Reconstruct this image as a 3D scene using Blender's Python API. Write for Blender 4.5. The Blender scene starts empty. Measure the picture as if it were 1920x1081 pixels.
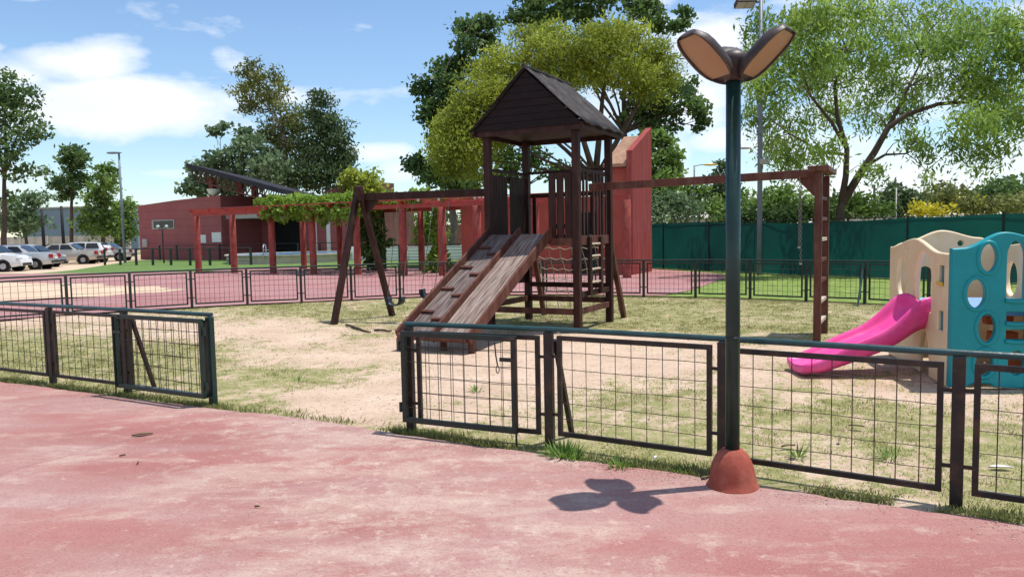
import bpy, bmesh, math, random
import numpy as np
from mathutils import Vector, Matrix
random.seed(7); RNG = np.random.default_rng(11)
SC = bpy.context.scene; COL = SC.collection
R = math.radians
# ------------------------------------------------------------------ camera
H, FOC, PITCH, ROLL = 1.65, 1420.0, R(4.29), R(1.1)
cF = Vector((0, math.cos(PITCH), -math.sin(PITCH)))
r0 = Vector((1, 0, 0)); u0 = Vector((0, math.sin(PITCH), math.cos(PITCH)))
cR = r0*math.cos(ROLL) - u0*math.sin(ROLL); cU = u0*math.cos(ROLL) + r0*math.sin(ROLL)
def ray(px, py): return cF + cR*((px-960)/FOC) - cU*((py-540.5)/FOC)
def P(px, py, z=0.0):                        # point of the plane z under a pixel
    d = ray(px, py); return Vector((0, 0, H)) + d*((z-H)/d.z)
def Q(px, py, y):                            # point of the vertical plane y under a pixel
    d = ray(px, py); return Vector((0, 0, H)) + d*(y/d.y)
def px_of(p):
    q = Vector(p) - Vector((0, 0, H)); w = q.dot(cF)
    return (960+FOC*q.dot(cR)/w, 540.5-FOC*q.dot(cU)/w)
cam = bpy.data.cameras.new('camera'); co = bpy.data.objects.new('camera', cam); COL.objects.link(co)
cam.sensor_width = 36; cam.lens = 36*FOC/1920; cam.clip_end = 3000; cam.clip_start = .05
co.matrix_world = Matrix(((cR.x, cU.x, -cF.x, 0), (cR.y, cU.y, -cF.y, 0), (cR.z, cU.z, -cF.z, H), (0, 0, 0, 1)))
SC.camera = co
U = Vector((.883, -.469, 0)); V = Vector((.469, .883, 0)); Z = Vector((0, 0, 1))
# ------------------------------------------------------------------ materials
def nt(name):
    m = bpy.data.materials.new(name); m.use_nodes = True
    t = m.node_tree; b = t.nodes['Principled BSDF']; return m, t, b
def N(t, typ, **kw):
    n = t.nodes.new(typ)
    for k, v in kw.items():
        if k in n.inputs: n.inputs[k].default_value = v
        else: setattr(n, k, v)
    return n
def coords(t, pos=False, scale=(1, 1, 1), rot=(0, 0, 0)):
    mp = N(t, 'ShaderNodeMapping'); mp.inputs['Scale'].default_value = scale; mp.inputs['Rotation'].default_value = rot
    if pos: t.links.new(N(t, 'ShaderNodeNewGeometry').outputs['Position'], mp.inputs['Vector'])
    else: t.links.new(N(t, 'ShaderNodeTexCoord').outputs['Object'], mp.inputs['Vector'])
    return mp.outputs['Vector']
def noise(t, vec, sc, det=6, rough=.6, dist=0):
    n = N(t, 'ShaderNodeTexNoise'); n.inputs['Scale'].default_value = sc; n.inputs['Detail'].default_value = det
    n.inputs['Roughness'].default_value = rough; n.inputs['Distortion'].default_value = dist
    t.links.new(vec, n.inputs['Vector']); return n.outputs['Fac']
def ramp(t, fac, stops):
    r = N(t, 'ShaderNodeValToRGB'); e = r.color_ramp.elements
    while len(e) < len(stops): e.new(.5)
    for k, (p, c) in enumerate(stops):
        e[k].position = p; e[k].color = (*c, 1) if len(c) == 3 else c
    t.links.new(fac, r.inputs['Fac']); return r.outputs['Color']
def mix(t, fac, a, b, mode='MIX'):
    m = N(t, 'ShaderNodeMix', data_type='RGBA', blend_type=mode)
    for s, v in ((m.inputs[0], fac), (m.inputs[6], a), (m.inputs[7], b)):
        if isinstance(v, (int, float)): s.default_value = v
        elif isinstance(v, tuple): s.default_value = (*v, 1)
        else: t.links.new(v, s)
    return m.outputs[2]
def math_(t, op, a, b=None, c=None, clamp=False):
    m = N(t, 'ShaderNodeMath', operation=op); m.use_clamp = clamp
    for k, v in enumerate((a, b, c)):
        if v is None: continue
        if isinstance(v, (int, float)): m.inputs[k].default_value = v
        else: t.links.new(v, m.inputs[k])
    return m.outputs[0]
def bump(t, b, h, s=.3, d=.01):
    n = N(t, 'ShaderNodeBump'); n.inputs['Strength'].default_value = s; n.inputs['Distance'].default_value = d
    t.links.new(h, n.inputs['Height']); t.links.new(n.outputs['Normal'], b.inputs['Normal'])
def S(c, k): return tuple(min(1, x*k) for x in c)
def pm(name, c, var=.25, sc=6, rough=.6, stretch=(1, 1, 1), bm=.15, dirt=None, dirt_amt=.5, metal=0, pos=False, dsc=1.3):
    m, t, b = nt(name); v = coords(t, pos, stretch)
    f = noise(t, v, sc)
    col = ramp(t, f, [(.3, S(c, 1-var)), (.7, S(c, 1+var))])
    if dirt:
        f2 = noise(t, v, sc*dsc+.7, 8, .7)
        k = ramp(t, f2, [(.48, (0, 0, 0)), (.66, (dirt_amt,)*3)])
        col = mix(t, k, col, dirt)
    t.links.new(col, b.inputs['Base Color']); b.inputs['Roughness'].default_value = rough; b.inputs['Metallic'].default_value = metal; b.inputs['Specular IOR Level'].default_value = .18 if rough > .5 else .4
    if bm: bump(t, b, noise(t, v, sc*4, 4), bm)
    return m
def leafmat(name, dark, light, trans=.35):
    m, t, b = nt(name)
    a = N(t, 'ShaderNodeAttribute', attribute_name='tint')
    col = ramp(t, a.outputs['Fac'], [(0, dark), (.6, tuple((x+y)/2 for x, y in zip(dark, light))), (1, light)])
    t.links.new(col, b.inputs['Base Color']); b.inputs['Roughness'].default_value = .55; b.inputs['Specular IOR Level'].default_value = .3
    tr = N(t, 'ShaderNodeBsdfTranslucent'); t.links.new(mix(t, .5, col, (.45, .55, .05), 'MULTIPLY') if False else col, tr.inputs['Color'])
    ms = N(t, 'ShaderNodeMixShader'); ms.inputs[0].default_value = trans
    out = t.nodes['Material Output']
    t.links.new(b.outputs[0], ms.inputs[1]); t.links.new(tr.outputs[0], ms.inputs[2]); t.links.new(ms.outputs[0], out.inputs['Surface'])
    return m
M = {}
M['wood'] = pm('dark_stained_wood', (.034, .0125, .0105), .4, 5, .55, (1, 1, .25), .3, (.10, .05, .042), .4)
M['wood_red'] = pm('reddish_stained_wood', (.098, .036, .026), .4, 5, .55, (1, 1, .25), .3, (.20, .11, .08), .5)
M['gable'] = pm('gable_boards', (.012, .006, .007), .35, 4, .6, (1, 1, 5), .25)
M['roofsheet'] = pm('corrugated_roofing', (.024, .02, .021), .4, 3, .65, (1, 1, 1), .2, (.13, .115, .11), .5)
M['rope'] = pm('pale_rope_and_lit_rungs', (.45, .38, .30), .2, 20, .9)
M['steel'] = pm('galvanised_steel', (.42, .43, .44), .2, 8, .4, metal=.8)
M['chain'] = pm('dull_chain', (.22, .2, .18), .2, 30, .5, metal=.6)
M['rubber'] = pm('black_rubber', (.018, .02, .024), .3, 12, .45)
M['fence'] = pm('dark_green_enamel', (.012, .024, .022), .35, 5, .36, dirt=(.06, .045, .035), dirt_amt=.4)
M['rail'] = pm('bluish_green_enamel', (.02, .06, .064), .3, 5, .3, dirt=(.055, .08, .08), dirt_amt=.5)
M['fencebrown'] = pm('weathered_dark_enamel', (.017, .014, .013), .35, 5, .45, dirt=(.105, .052, .030), dirt_amt=.5)
M['wire'] = pm('dark_wire', (.035, .022, .018), .3, 9, .5)
M['lamppole'] = pm('bottle_green_paint', (.008, .033, .028), .25, 4, .3, dirt=(.03, .06, .055), dirt_amt=.4)
M['lamphead'] = pm('dark_brown_housing', (.042, .028, .026), .25, 6, .5, dirt=(.11, .085, .07), dirt_amt=.45)
def diffuser():
    m, t, b = nt('amber_diffuser')
    f = noise(t, coords(t), 5)
    t.links.new(ramp(t, f, [(.3, (.80, .50, .27)), (.75, (.88, .62, .38))]), b.inputs['Base Color'])
    b.inputs['Roughness'].default_value = .35; b.inputs['Subsurface Weight'].default_value = .6
    b.inputs['Subsurface Radius'].default_value = (.1, .06, .03); b.inputs['Subsurface Scale'].default_value = .5
    tr = N(t, 'ShaderNodeBsdfTranslucent'); tr.inputs['Color'].default_value = (.95, .62, .36, 1)
    ms = N(t, 'ShaderNodeMixShader'); ms.inputs[0].default_value = .55
    t.links.new(b.outputs[0], ms.inputs[1]); t.links.new(tr.outputs[0], ms.inputs[2])
    t.links.new(ms.outputs[0], t.nodes['Material Output'].inputs['Surface'])
    return m
M['diffuser'] = diffuser()
M['redbase'] = pm('red_painted_concrete', (.30, .072, .05), .18, 6, .8, bm=.3, dirt=(.40, .17, .12), dirt_amt=.5)
def plank_mat(name, base, pale, plank, angle=0):
    m, t, b = nt(name)
    a = N(t, 'ShaderNodeAttribute', attribute_name='along'); a2 = N(t, 'ShaderNodeAttribute', attribute_name='across')
    cx = N(t, 'ShaderNodeCombineXYZ'); t.links.new(a.outputs['Fac'], cx.inputs[1]); t.links.new(a2.outputs['Fac'], cx.inputs[0])
    mp = N(t, 'ShaderNodeMapping'); mp.inputs['Scale'].default_value = (28, 1.6, 1); t.links.new(cx.outputs[0], mp.inputs[0])
    f = noise(t, mp.outputs[0], 1.0, 7, .65, .3)
    mp2 = N(t, 'ShaderNodeMapping'); mp2.inputs['Scale'].default_value = (70, 2.5, 1); t.links.new(cx.outputs[0], mp2.inputs[0])
    f2 = noise(t, mp2.outputs[0], 1, 4)
    col = ramp(t, f, [(.32, base), (.5, tuple((x*.5+y*.5) for x, y in zip(base, pale))), (.66, pale)])
    col = mix(t, ramp(t, f2, [(.42, (.7, .7, .7)), (.5, (0, 0, 0))]), col, S(base, .35))
    t.links.new(col, b.inputs['Base Color']); b.inputs['Roughness'].default_value = .75; b.inputs['Specular IOR Level'].default_value = .2
    bump(t, b, f2, .4); return m
M['slideboards'] = plank_mat('worn_slide_boards', (.13, .072, .055), (.40, .33, .29), .1)
M['rampboards'] = plank_mat('worn_ramp_boards', (.085, .055, .05), (.25, .20, .18), .1)
M['cream'] = pm('cream_plastic', (.74, .57, .37), .07, 3, .42, bm=.03, dirt=(.66, .47, .20), dirt_amt=.45)
M['teal'] = pm('teal_plastic', (.0, .24, .285), .12, 2, .45, bm=.03, dirt=(.005, .30, .35), dirt_amt=.4)
M['tealdark'] = pm('teal_inset', (.02, .17, .25), .12, 2, .4, bm=.03)
M['pink'] = pm('pink_plastic', (.72, .055, .27), .1, 2.5, .4, bm=.03, dirt=(.80, .15, .38), dirt_amt=.5)
M['orange'] = pm('orange_plastic', (.65, .10, .03), .1, 3, .45, bm=.03)
M['blueplastic'] = pm('blue_plastic_deck', (.22, .38, .62), .1, 3, .4, bm=.03)
M['yellow'] = pm('yellow_plastic', (.65, .42, .06), .1, 3, .45, bm=.03)
M['redwall'] = pm('red_painted_wall', (.21, .052, .054), .14, 1.2, .85, bm=.15, dirt=(.16, .045, .045), dirt_amt=.5)
def redwall_joints():
    m, t, b = nt('red_wall_with_joints'); v = coords(t, True)
    sp = N(t, 'ShaderNodeSeparateXYZ'); t.links.new(v, sp.inputs[0])
    f = noise(t, v, .6, 7); col = ramp(t, f, [(.3, (.27, .072, .076)), (.7, (.34, .10, .10))])
    fr = math_(t, 'FRACT', math_(t, 'DIVIDE', sp.outputs[2], .62)); ln = math_(t, 'LESS_THAN', fr, .06)
    col = mix(t, math_(t, 'MULTIPLY', ln, .5), col, (.10, .03, .03))
    t.links.new(col, b.inputs['Base Color']); b.inputs['Roughness'].default_value = .85; return m
M['redjoint'] = redwall_joints()
M['redstreak'] = pm('streaked_red_wall', (.27, .05, .048), .16, 2.2, .85, (3, 3, .25), .2, (.36, .14, .11), .5, pos=True)
M['salmon'] = pm('salmon_wall', (.34, .085, .06), .2, 1.2, .85, bm=.15, dirt=(.30, .08, .07), dirt_amt=.6)
M['tanroof'] = pm('tan_sloped_roof', (.34, .20, .13), .3, 2.5, .85, bm=.3, dirt=(.20, .13, .09), dirt_amt=.7)
M['column'] = pm('red_painted_column', (.26, .054, .044), .2, 4, .8, (1, 1, .6), .2, (.36, .15, .12), .5)
M['beamred'] = pm('red_painted_steel', (.31, .04, .028), .2, 3, .5, dirt=(.24, .04, .03), dirt_amt=.5)
M['brownwall'] = pm('brown_stained_wall', (.15, .075, .06), .25, .8, .9, (1, 1, .4), .2, (.07, .04, .035), .6)
M['brick'] = pm('dull_brick_wall', (.25, .13, .10), .3, 3, .9, dirt=(.33, .28, .25), dirt_amt=.5)
M['darkroof'] = pm('dark_roof_sheet', (.028, .025, .032), .3, 2, .55)
M['concrete'] = pm('grey_concrete', (.42, .40, .37), .15, 1.5, .9, dirt=(.26, .24, .22), dirt_amt=.5)
M['dirtywhite'] = pm('weathered_white_wall', (.56, .53, .49), .2, .7, .9, (1, 1, .5), .1, (.28, .25, .22), .7)
M['white'] = pm('white_paint', (.74, .74, .72), .05, 3, .6, bm=.02)
M['darkvoid'] = pm('dark_interior', (.012, .012, .012), .3, 2, .8)
M['glass'] = pm('dark_glass', (.012, .016, .022), .2, 2, .06, bm=0)
M['shed'] = pm('blue_grey_cladding', (.19, .25, .31), .06, .3, .7, (1, 1, 6), .05)
M['poledark'] = pm('dark_pole_paint', (.02, .02, .025), .2, 3, .6)
M['polegrey'] = pm('grey_pole_paint', (.15, .18, .22), .2, 2, .5)
M['poleconc'] = pm('pale_concrete_pole', (.50, .49, .46), .12, 2, .9)
M['bark'] = pm('grey_brown_bark', (.085, .062, .048), .4, 4, .9, (1, 1, .35), .6)
M['barkpale'] = pm('pale_grey_bark', (.20, .17, .14), .35, 4, .9, (1, 1, .35), .5)
M['barkdark'] = pm('dark_bark', (.045, .033, .027), .4, 4, .9, (1, 1, .35), .6)
def clothmat():
    m, t, b = nt('green_windbreak_cloth'); v = coords(t, True)
    f = noise(t, v, .7, 5); col = ramp(t, f, [(.3, (.003, .035, .036)), (.7, (.005, .055, .05))])
    sp = N(t, 'ShaderNodeSeparateXYZ'); t.links.new(v, sp.inputs[0])
    t.links.new(col, b.inputs['Base Color']); b.inputs['Roughness'].default_value = .8
    tr = N(t, 'ShaderNodeBsdfTranslucent'); t.links.new(ramp(t, f, [(.3, (.005, .066, .058)), (.7, (.007, .105, .082))]), tr.inputs['Color'])
    ms = N(t, 'ShaderNodeMixShader'); ms.inputs[0].default_value = .5
    t.links.new(b.outputs[0], ms.inputs[1]); t.links.new(tr.outputs[0], ms.inputs[2])
    t.links.new(ms.outputs[0], t.nodes['Material Output'].inputs['Surface']); return m
M['cloth'] = clothmat()
def carpaint(name, c, metal):
    m, t, b = nt(name); f = noise(t, coords(t), 2.5, 4)
    t.links.new(ramp(t, f, [(.3, S(c, .9)), (.7, S(c, 1.08))]), b.inputs['Base Color'])
    b.inputs['Roughness'].default_value = .3; b.inputs['Metallic'].default_value = metal; b.inputs['Coat Weight'].default_value = .6; return m
M['silver'] = carpaint('silver_car_paint', (.50, .51, .53), .35); M['carwhite'] = carpaint('white_car_paint', (.70, .71, .73), 0)
M['champagne'] = carpaint('champagne_car_paint', (.47, .44, .39), .35); M['carblue'] = carpaint('grey_blue_car_paint', (.25, .29, .35), .35)
M['taillight'] = pm('red_tail_lamp', (.38, .02, .02), .1, 5, .2, bm=0); M['headlight'] = pm('clear_head_lamp', (.55, .58, .62), .1, 5, .1, bm=0)
M['tyre'] = pm('tyre_rubber', (.015, .015, .016), .2, 6, .8); M['hub'] = pm('alloy_hub', (.38, .38, .40), .15, 6, .35, metal=.7)
M['trim'] = pm('black_plastic_trim', (.02, .02, .022), .2, 6, .5)
M['water'] = pm('pool_blue_water', (.05, .28, .55), .1, 1.5, .08, bm=.1)
M['poolwall'] = pm('cream_pool_wall', (.52, .45, .37), .12, 2, .8, dirt=(.40, .33, .27), dirt_amt=.4)
M['leafdry'] = pm('dry_leaf', (.15, .12, .07), .3, 9, .8); M['paper'] = pm('white_wrapper', (.72, .72, .70), .06, 9, .6)
M['stick'] = pm('dark_stick', (.06, .042, .03), .3, 9, .9); M['globe'] = pm('white_globe', (.5, .51, .53), .05, 3, .25, bm=0)
M['amberlens'] = pm('yellow_lamp_lens', (.65, .42, .05), .1, 3, .3, bm=0)
L_ = {'yellow': leafmat('yellow_green_leaves', (.17, .215, .022), (.47, .54, .08), .48),
      'dark': leafmat('dark_green_leaves', (.05, .10, .032), (.17, .27, .07), .42),
      'mid': leafmat('mid_green_leaves', (.075, .15, .03), (.25, .37, .085), .45),
      'bright': leafmat('bright_feathery_leaves', (.13, .23, .035), (.40, .53, .11), .5),
      'conifer': leafmat('dark_conifer_needles', (.042, .078, .032), (.12, .18, .065), .3),
      'olive': leafmat('olive_leaves', (.10, .125, .03), (.28, .30, .09), .42),
      'grey': leafmat('bluish_green_leaves', (.085, .15, .07), (.24, .33, .17), .42),
      'vine': leafmat('lime_vine_leaves', (.10, .20, .018), (.31, .45, .065), .42),
      'flower': leafmat('yellow_blossom', (.40, .38, .02), (.78, .66, .05), .4),
      'grass': leafmat('grass_blades', (.15, .18, .045), (.46, .44, .19), .5),
      'drygrass': leafmat('dry_grass_blades', (.30, .24, .11), (.60, .50, .29), .4),
      'litter': leafmat('brown_leaf_litter', (.10, .06, .035), (.36, .26, .15), .2), 'grit': leafmat('sandy_grit', (.16, .11, .07), (.52, .42, .32), .05),
      'weed': leafmat('weed_leaves', (.07, .15, .02), (.22, .36, .06), .45)}
# ------------------------------------------------------------------ mesh building
def thing(name, label, cat, loc=(0, 0, 0), group=None, kind=None):
    o = bpy.data.objects.new(name, None); COL.objects.link(o); o.location = loc; o.empty_display_size = .2
    tag(o, label, cat, group, kind); return o
def tag(o, label=None, cat=None, group=None, kind=None):
    if label: o['label'] = label
    if cat: o['category'] = cat
    if group: o['group'] = group
    if kind: o['kind'] = kind
    return o
def root_of(p):
    while p.parent: p = p.parent
    return p
class MB:
    def __init__(s): s.v = []; s.f = []; s.att = {}
    def add(s, vs, fs):
        k = len(s.v); s.v += [Vector(x) for x in vs]; s.f += [tuple(i+k for i in f) for f in fs]; return s
    def frame(s, c, x, y, z):                # box: centre and three half-extent vectors
        c = Vector(c); vs = [c+x*a+y*b+z*d for d in (-1, 1) for b in (-1, 1) for a in (-1, 1)]
        return s.add(vs, [(0, 2, 3, 1), (4, 5, 7, 6), (0, 1, 5, 4), (2, 6, 7, 3), (0, 4, 6, 2), (1, 3, 7, 5)])
    def box(s, c, sx, sy, sz, X=Vector((1, 0, 0)), Y=Vector((0, 1, 0))):
        return s.frame(c, X*sx/2, Y*sy/2, Z*sz/2)
    def bar(s, a, b, w, h, up=Z):            # rectangular bar from a to b, h measured along up
        a, b = Vector(a), Vector(b); d = (b-a); L = d.length; d.normalize()
        sd = d.cross(up)
        if sd.length < 1e-4: sd = d.cross(Vector((1, 0, 0)))
        sd.normalize(); up2 = sd.cross(d).normalized()
        return s.frame((a+b)/2, d*L/2, sd*w/2, up2*h/2)
    def post(s, p, z0, z1, wx, wy, X=U, Y=V):
        return s.frame(Vector((p[0], p[1], (z0+z1)/2)), X*wx/2, Y*wy/2, Z*(z1-z0)/2)
    def tube(s, pts, rad, n=8, cap=True, closed=False):
        pts = [Vector(p) for p in pts]
        if not isinstance(rad, (list, tuple)): rad = [rad]*len(pts)
        rings = []; ref = None
        for i, p in enumerate(pts):
            a = pts[max(0, i-1)]; b = pts[min(len(pts)-1, i+1)]
            if closed: a = pts[i-1]; b = pts[(i+1) % len(pts)]
            d = (b-a).normalized()
            if ref is None:
                ref = d.cross(Z)
                if ref.length < .05: ref = d.cross(Vector((1, 0, 0)))
            ref = (ref - d*ref.dot(d)).normalized(); q = d.cross(ref)
            rings.append([p+(ref*math.cos(2*math.pi*k/n)+q*math.sin(2*math.pi*k/n))*rad[i] for k in range(n)])
        vs = [x for r_ in rings for x in r_]; fs = []; m = len(rings)
        for i in range(m if closed else m-1):
            j = (i+1) % m
            for k in range(n): fs.append((i*n+k, i*n+(k+1) % n, j*n+(k+1) % n, j*n+k))
        if cap and not closed: fs += [tuple(range(n))[::-1], tuple((m-1)*n+k for k in range(n))]
        return s.add(vs, fs)
    def lathe(s, c, prof, n=24):
        c = Vector(c); vs = []; fs = []
        for r_, z in prof: vs += [c+Vector((r_*math.cos(2*math.pi*k/n), r_*math.sin(2*math.pi*k/n), z)) for k in range(n)]
        for i in range(len(prof)-1):
            for k in range(n): fs.append((i*n+k, i*n+(k+1) % n, (i+1)*n+(k+1) % n, (i+1)*n+k))
        fs += [tuple(range(n))[::-1], tuple((len(prof)-1)*n+k for k in range(n))]
        return s.add(vs, fs)
    def prism(s, poly, off):                 # polygon swept by vector off
        poly = [Vector(p) for p in poly]; n = len(poly); off = Vector(off)
        return s.add(poly+[p+off for p in poly], [tuple(range(n))[::-1], tuple(range(n, 2*n))]+[(k, (k+1) % n, n+(k+1) % n, n+k) for k in range(n)])
    def build(s, name, mat, parent=None, smooth=False, bev=0, local=False, sub=0):
        off = Vector((0, 0, 0))
        if parent is not None and not local: off = root_of(parent).location
        me = bpy.data.meshes.new(name); me.from_pydata([tuple(p-off) for p in s.v], [], s.f); me.update()
        for k, a in s.att.items():
            at = me.attributes.new(k, 'FLOAT', 'POINT'); at.data.foreach_set('value', np.array(a, dtype=np.float32))
        bm = bmesh.new(); bm.from_mesh(me); bmesh.ops.recalc_face_normals(bm, faces=bm.faces); bm.to_mesh(me); bm.free()
        me.materials.append(mat if not isinstance(mat, str) else M[mat])
        if smooth:
            for p in me.polygons: p.use_smooth = True
        o = bpy.data.objects.new(name, me); COL.objects.link(o)
        if parent is not None: o.parent = parent
        if bev:
            b = o.modifiers.new('bevel', 'BEVEL'); b.width = bev; b.segments = 2; b.limit_method = 'ANGLE'
        if sub:
            b = o.modifiers.new('subsurf', 'SUBSURF'); b.levels = sub; b.render_levels = sub
        return o
def sheet(name, pts, z, mat, kind='structure', cuts=0, label=None, cat=None):
    bm = bmesh.new(); vs = [bm.verts.new((p[0], p[1], z)) for p in pts]; f = bm.faces.new(vs)
    if f.normal.z < 0: f.normal_flip()
    bmesh.ops.triangulate(bm, faces=bm.faces)
    me = bpy.data.meshes.new(name); bm.to_mesh(me); bm.free(); me.materials.append(M[mat] if isinstance(mat, str) else mat)
    o = bpy.data.objects.new(name, me); COL.objects.link(o); tag(o, label, cat, kind=kind); return o
# ---- noise for the ground cover
def vnoise(x, y, seed=0):
    x = np.asarray(x, float); y = np.asarray(y, float)
    xi = np.floor(x).astype(np.int64); yi = np.floor(y).astype(np.int64); xf = x-xi; yf = y-yi
    def h(a, b):
        n = (a*374761393 + b*668265263 + seed*1442695041) & 0xffffffff
        n = ((n ^ (n >> 13))*1274126177) & 0xffffffff
        return ((n ^ (n >> 16)) & 0xffff)/65535.0
    sx = xf*xf*(3-2*xf); sy = yf*yf*(3-2*yf)
    return (h(xi, yi)*(1-sx)+h(xi+1, yi)*sx)*(1-sy)+(h(xi, yi+1)*(1-sx)+h(xi+1, yi+1)*sx)*sy
def fbm(x, y, seed=0, o=4):
    s = 0; a = .5; t = 0
    for k in range(o): s = s+a*vnoise(x*2**k, y*2**k, seed+k); t += a; a *= .55
    return s/t
def sstep(a, b, x): t = np.clip((x-a)/(b-a), 0, 1); return t*t*(3-2*t)
def grass_mask(x, y):                        # how much grass grows at a spot of the playground
    sv = (x+2.92)*.469+(y-7.4)*.883; su = (x+2.92)*.883-(y-7.4)*.469
    g = .62-.42*sstep(1.1, 3.2, sv)+.52*sstep(4.8, 7.6, sv+.5*(fbm(x*.5, y*.5, 40)-.5))
    g = g+.30*sstep(-1.5, -4.5, su)*(1-sstep(2, 4, sv))
    lane = np.exp(-((su-1.35-.10*sv)/(.75+.25*sv))**2)*(1-sstep(5, 7, sv)); g = g*(1-.96*lane)
    slide = np.exp(-(((x+1.0)/1.3)**2+((y-10.6)/1.2)**2)); g = g*(1-.6*slide)
    g = g+.25*np.exp(-((sv+.08)/.16)**2)*(1-lane)
    g = g*.95+(fbm(x*.9, y*.9, 3)-.5)*.75+(fbm(x*3.3, y*3.3, 9)-.5)*.75
    return np.clip(g, 0, 1)
# ------------------------------------------------------------------ fences (lines first: ground cover follows them)
NEAR_L = [(-6.48, 9.26), (-5.30, 8.62), (-4.11, 7.97), (-2.93, 7.28)]
NEAR_R = [(-.86, 6.21), (.27, 5.71), (1.41, 5.04), (2.56, 4.30), (3.70, 3.58)]
FAR = [(-13.2, 11.9), (-12.6, 13.05), (-11.75, 14.2), (-10.75, 15.35), (-9.66, 16.38), (-8.6, 17.02), (-7.48, 17.62), (-6.35, 18.1), (-5.15, 18.45), (-4.0, 18.8),
       (-2.85, 19.2), (-1.65, 19.4), (-.42, 19.45), (.8, 19.3), (2.0, 18.85), (3.2, 18.35), (4.35, 17.9), (5.45, 17.28), (6.43, 16.5), (7.35, 15.72), (8.2, 14.85), (9.0, 13.9), (9.7, 12.85), (10.2, 11.7), (10.6, 10.5)]
# ------------------------------------------------------------------ ground
def ground_mat():
    m, t, b = nt('sandy_ground'); v = coords(t, True)
    g = N(t, 'ShaderNodeAttribute', attribute_name='grass'); pl = N(t, 'ShaderNodeAttribute', attribute_name='yard')
    n1 = noise(t, v, 1.1, 8, .65); n2 = noise(t, v, 14, 6, .7); n3 = noise(t, v, 55, 3, .6); n4 = noise(t, v, 4.2, 5, .7)
    sand = ramp(t, n1, [(.3, (.47, .335, .24)), (.55, (.58, .43, .32)), (.75, (.64, .505, .395))])
    sand = mix(t, ramp(t, n2, [(.34, (.75,)*3), (.47, (0, 0, 0))]), sand, (.30, .21, .14))
    sand = mix(t, ramp(t, n3, [(.33, (.6,)*3), (.43, (0, 0, 0))]), sand, (.26, .18, .12))
    dry = ramp(t, math_(t, 'ADD', math_(t, 'MULTIPLY', n2, .5), math_(t, 'MULTIPLY', n3, .5)), [(.34, (.12, .095, .045)), (.48, (.31, .27, .12)), (.62, (.52, .45, .26))])
    grn = ramp(t, n3, [(.3, (.085, .108, .022)), (.7, (.28, .295, .07))])
    n5 = noise(t, v, 2.1, 6, .7); dry = mix(t, ramp(t, n5, [(.52, (0, 0, 0)), (.68, (.75,)*3)]), dry, mix(t, n3, (.17, .13, .085), (.36, .29, .20)))
    gg = mix(t, ramp(t, n4, [(.36, (0, 0, 0)), (.58, (.9,)*3)]), dry, grn)
    k = math_(t, 'ADD', g.outputs['Fac'], math_(t, 'MULTIPLY', math_(t, 'SUBTRACT', n2, .5), 2.3))
    k = math_(t, 'ADD', k, math_(t, 'MULTIPLY', math_(t, 'SUBTRACT', n4, .5), 1.3))
    k = math_(t, 'ADD', k, math_(t, 'MULTIPLY', math_(t, 'SUBTRACT', n3, .5), .9))
    k = ramp(t, k, [(.30, (0, 0, 0)), (.55, (.92,)*3)])
    col = mix(t, k, sand, gg)
    wild = ramp(t, noise(t, v, .25, 8, .7), [(.35, (.36, .29, .19)), (.55, (.24, .22, .10)), (.7, (.13, .16, .05))])
    col = mix(t, pl.outputs['Fac'], wild, col)
    t.links.new(col, b.inputs['Base Color']); b.inputs['Roughness'].default_value = .95
    h = math_(t, 'ADD', n2, math_(t, 'MULTIPLY', n3, .6)); bump(t, b, h, .8, .035); return m
def build_ground():
    xs = np.concatenate([[-900, -300, -120, -60, -30, -20], np.arange(-14, 12.01, .1), [16, 22, 35, 70, 150, 400, 900]])
    ys = np.concatenate([[-60, -10, 0], np.arange(3, 20.61, .1), [24, 30, 40, 60, 90, 150, 300, 900, 1600]])
    X, Y = np.meshgrid(xs, ys); sv = (X+2.92)*.469+(Y-7.4)*.883
    inside = (sv > -.5)*(Y < 20.55)*(X > -14.01)*(X < 12.01)
    amp = inside*sstep(-.1, .6, sv)*(1-sstep(10, 11, sv))
    Zg = amp*((fbm(X*.8, Y*.8, 21)-.5)*.05+(fbm(X*4, Y*4, 22)-.5)*.03)-.004*(1-inside)
    nx, ny = len(xs), len(ys)
    vs = np.stack([X, Y, Zg], -1).reshape(-1, 3)
    i = np.arange(nx*ny).reshape(ny, nx)
    q = np.stack([i[:-1, :-1], i[:-1, 1:], i[1:, 1:], i[1:, :-1]], -1).reshape(-1, 4)
    me = bpy.data.meshes.new('ground'); me.from_pydata(vs.tolist(), [], q.tolist()); me.update()
    for k, a in (('grass', grass_mask(X, Y)), ('yard', inside.astype(float))):
        at = me.attributes.new(k, 'FLOAT', 'POINT'); at.data.foreach_set('value', a.reshape(-1).astype(np.float32))
    for p in me.polygons: p.use_smooth = True
    me.materials.append(ground_mat()); o = bpy.data.objects.new('ground', me); COL.objects.link(o); o['kind'] = 'structure'
build_ground()
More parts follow.
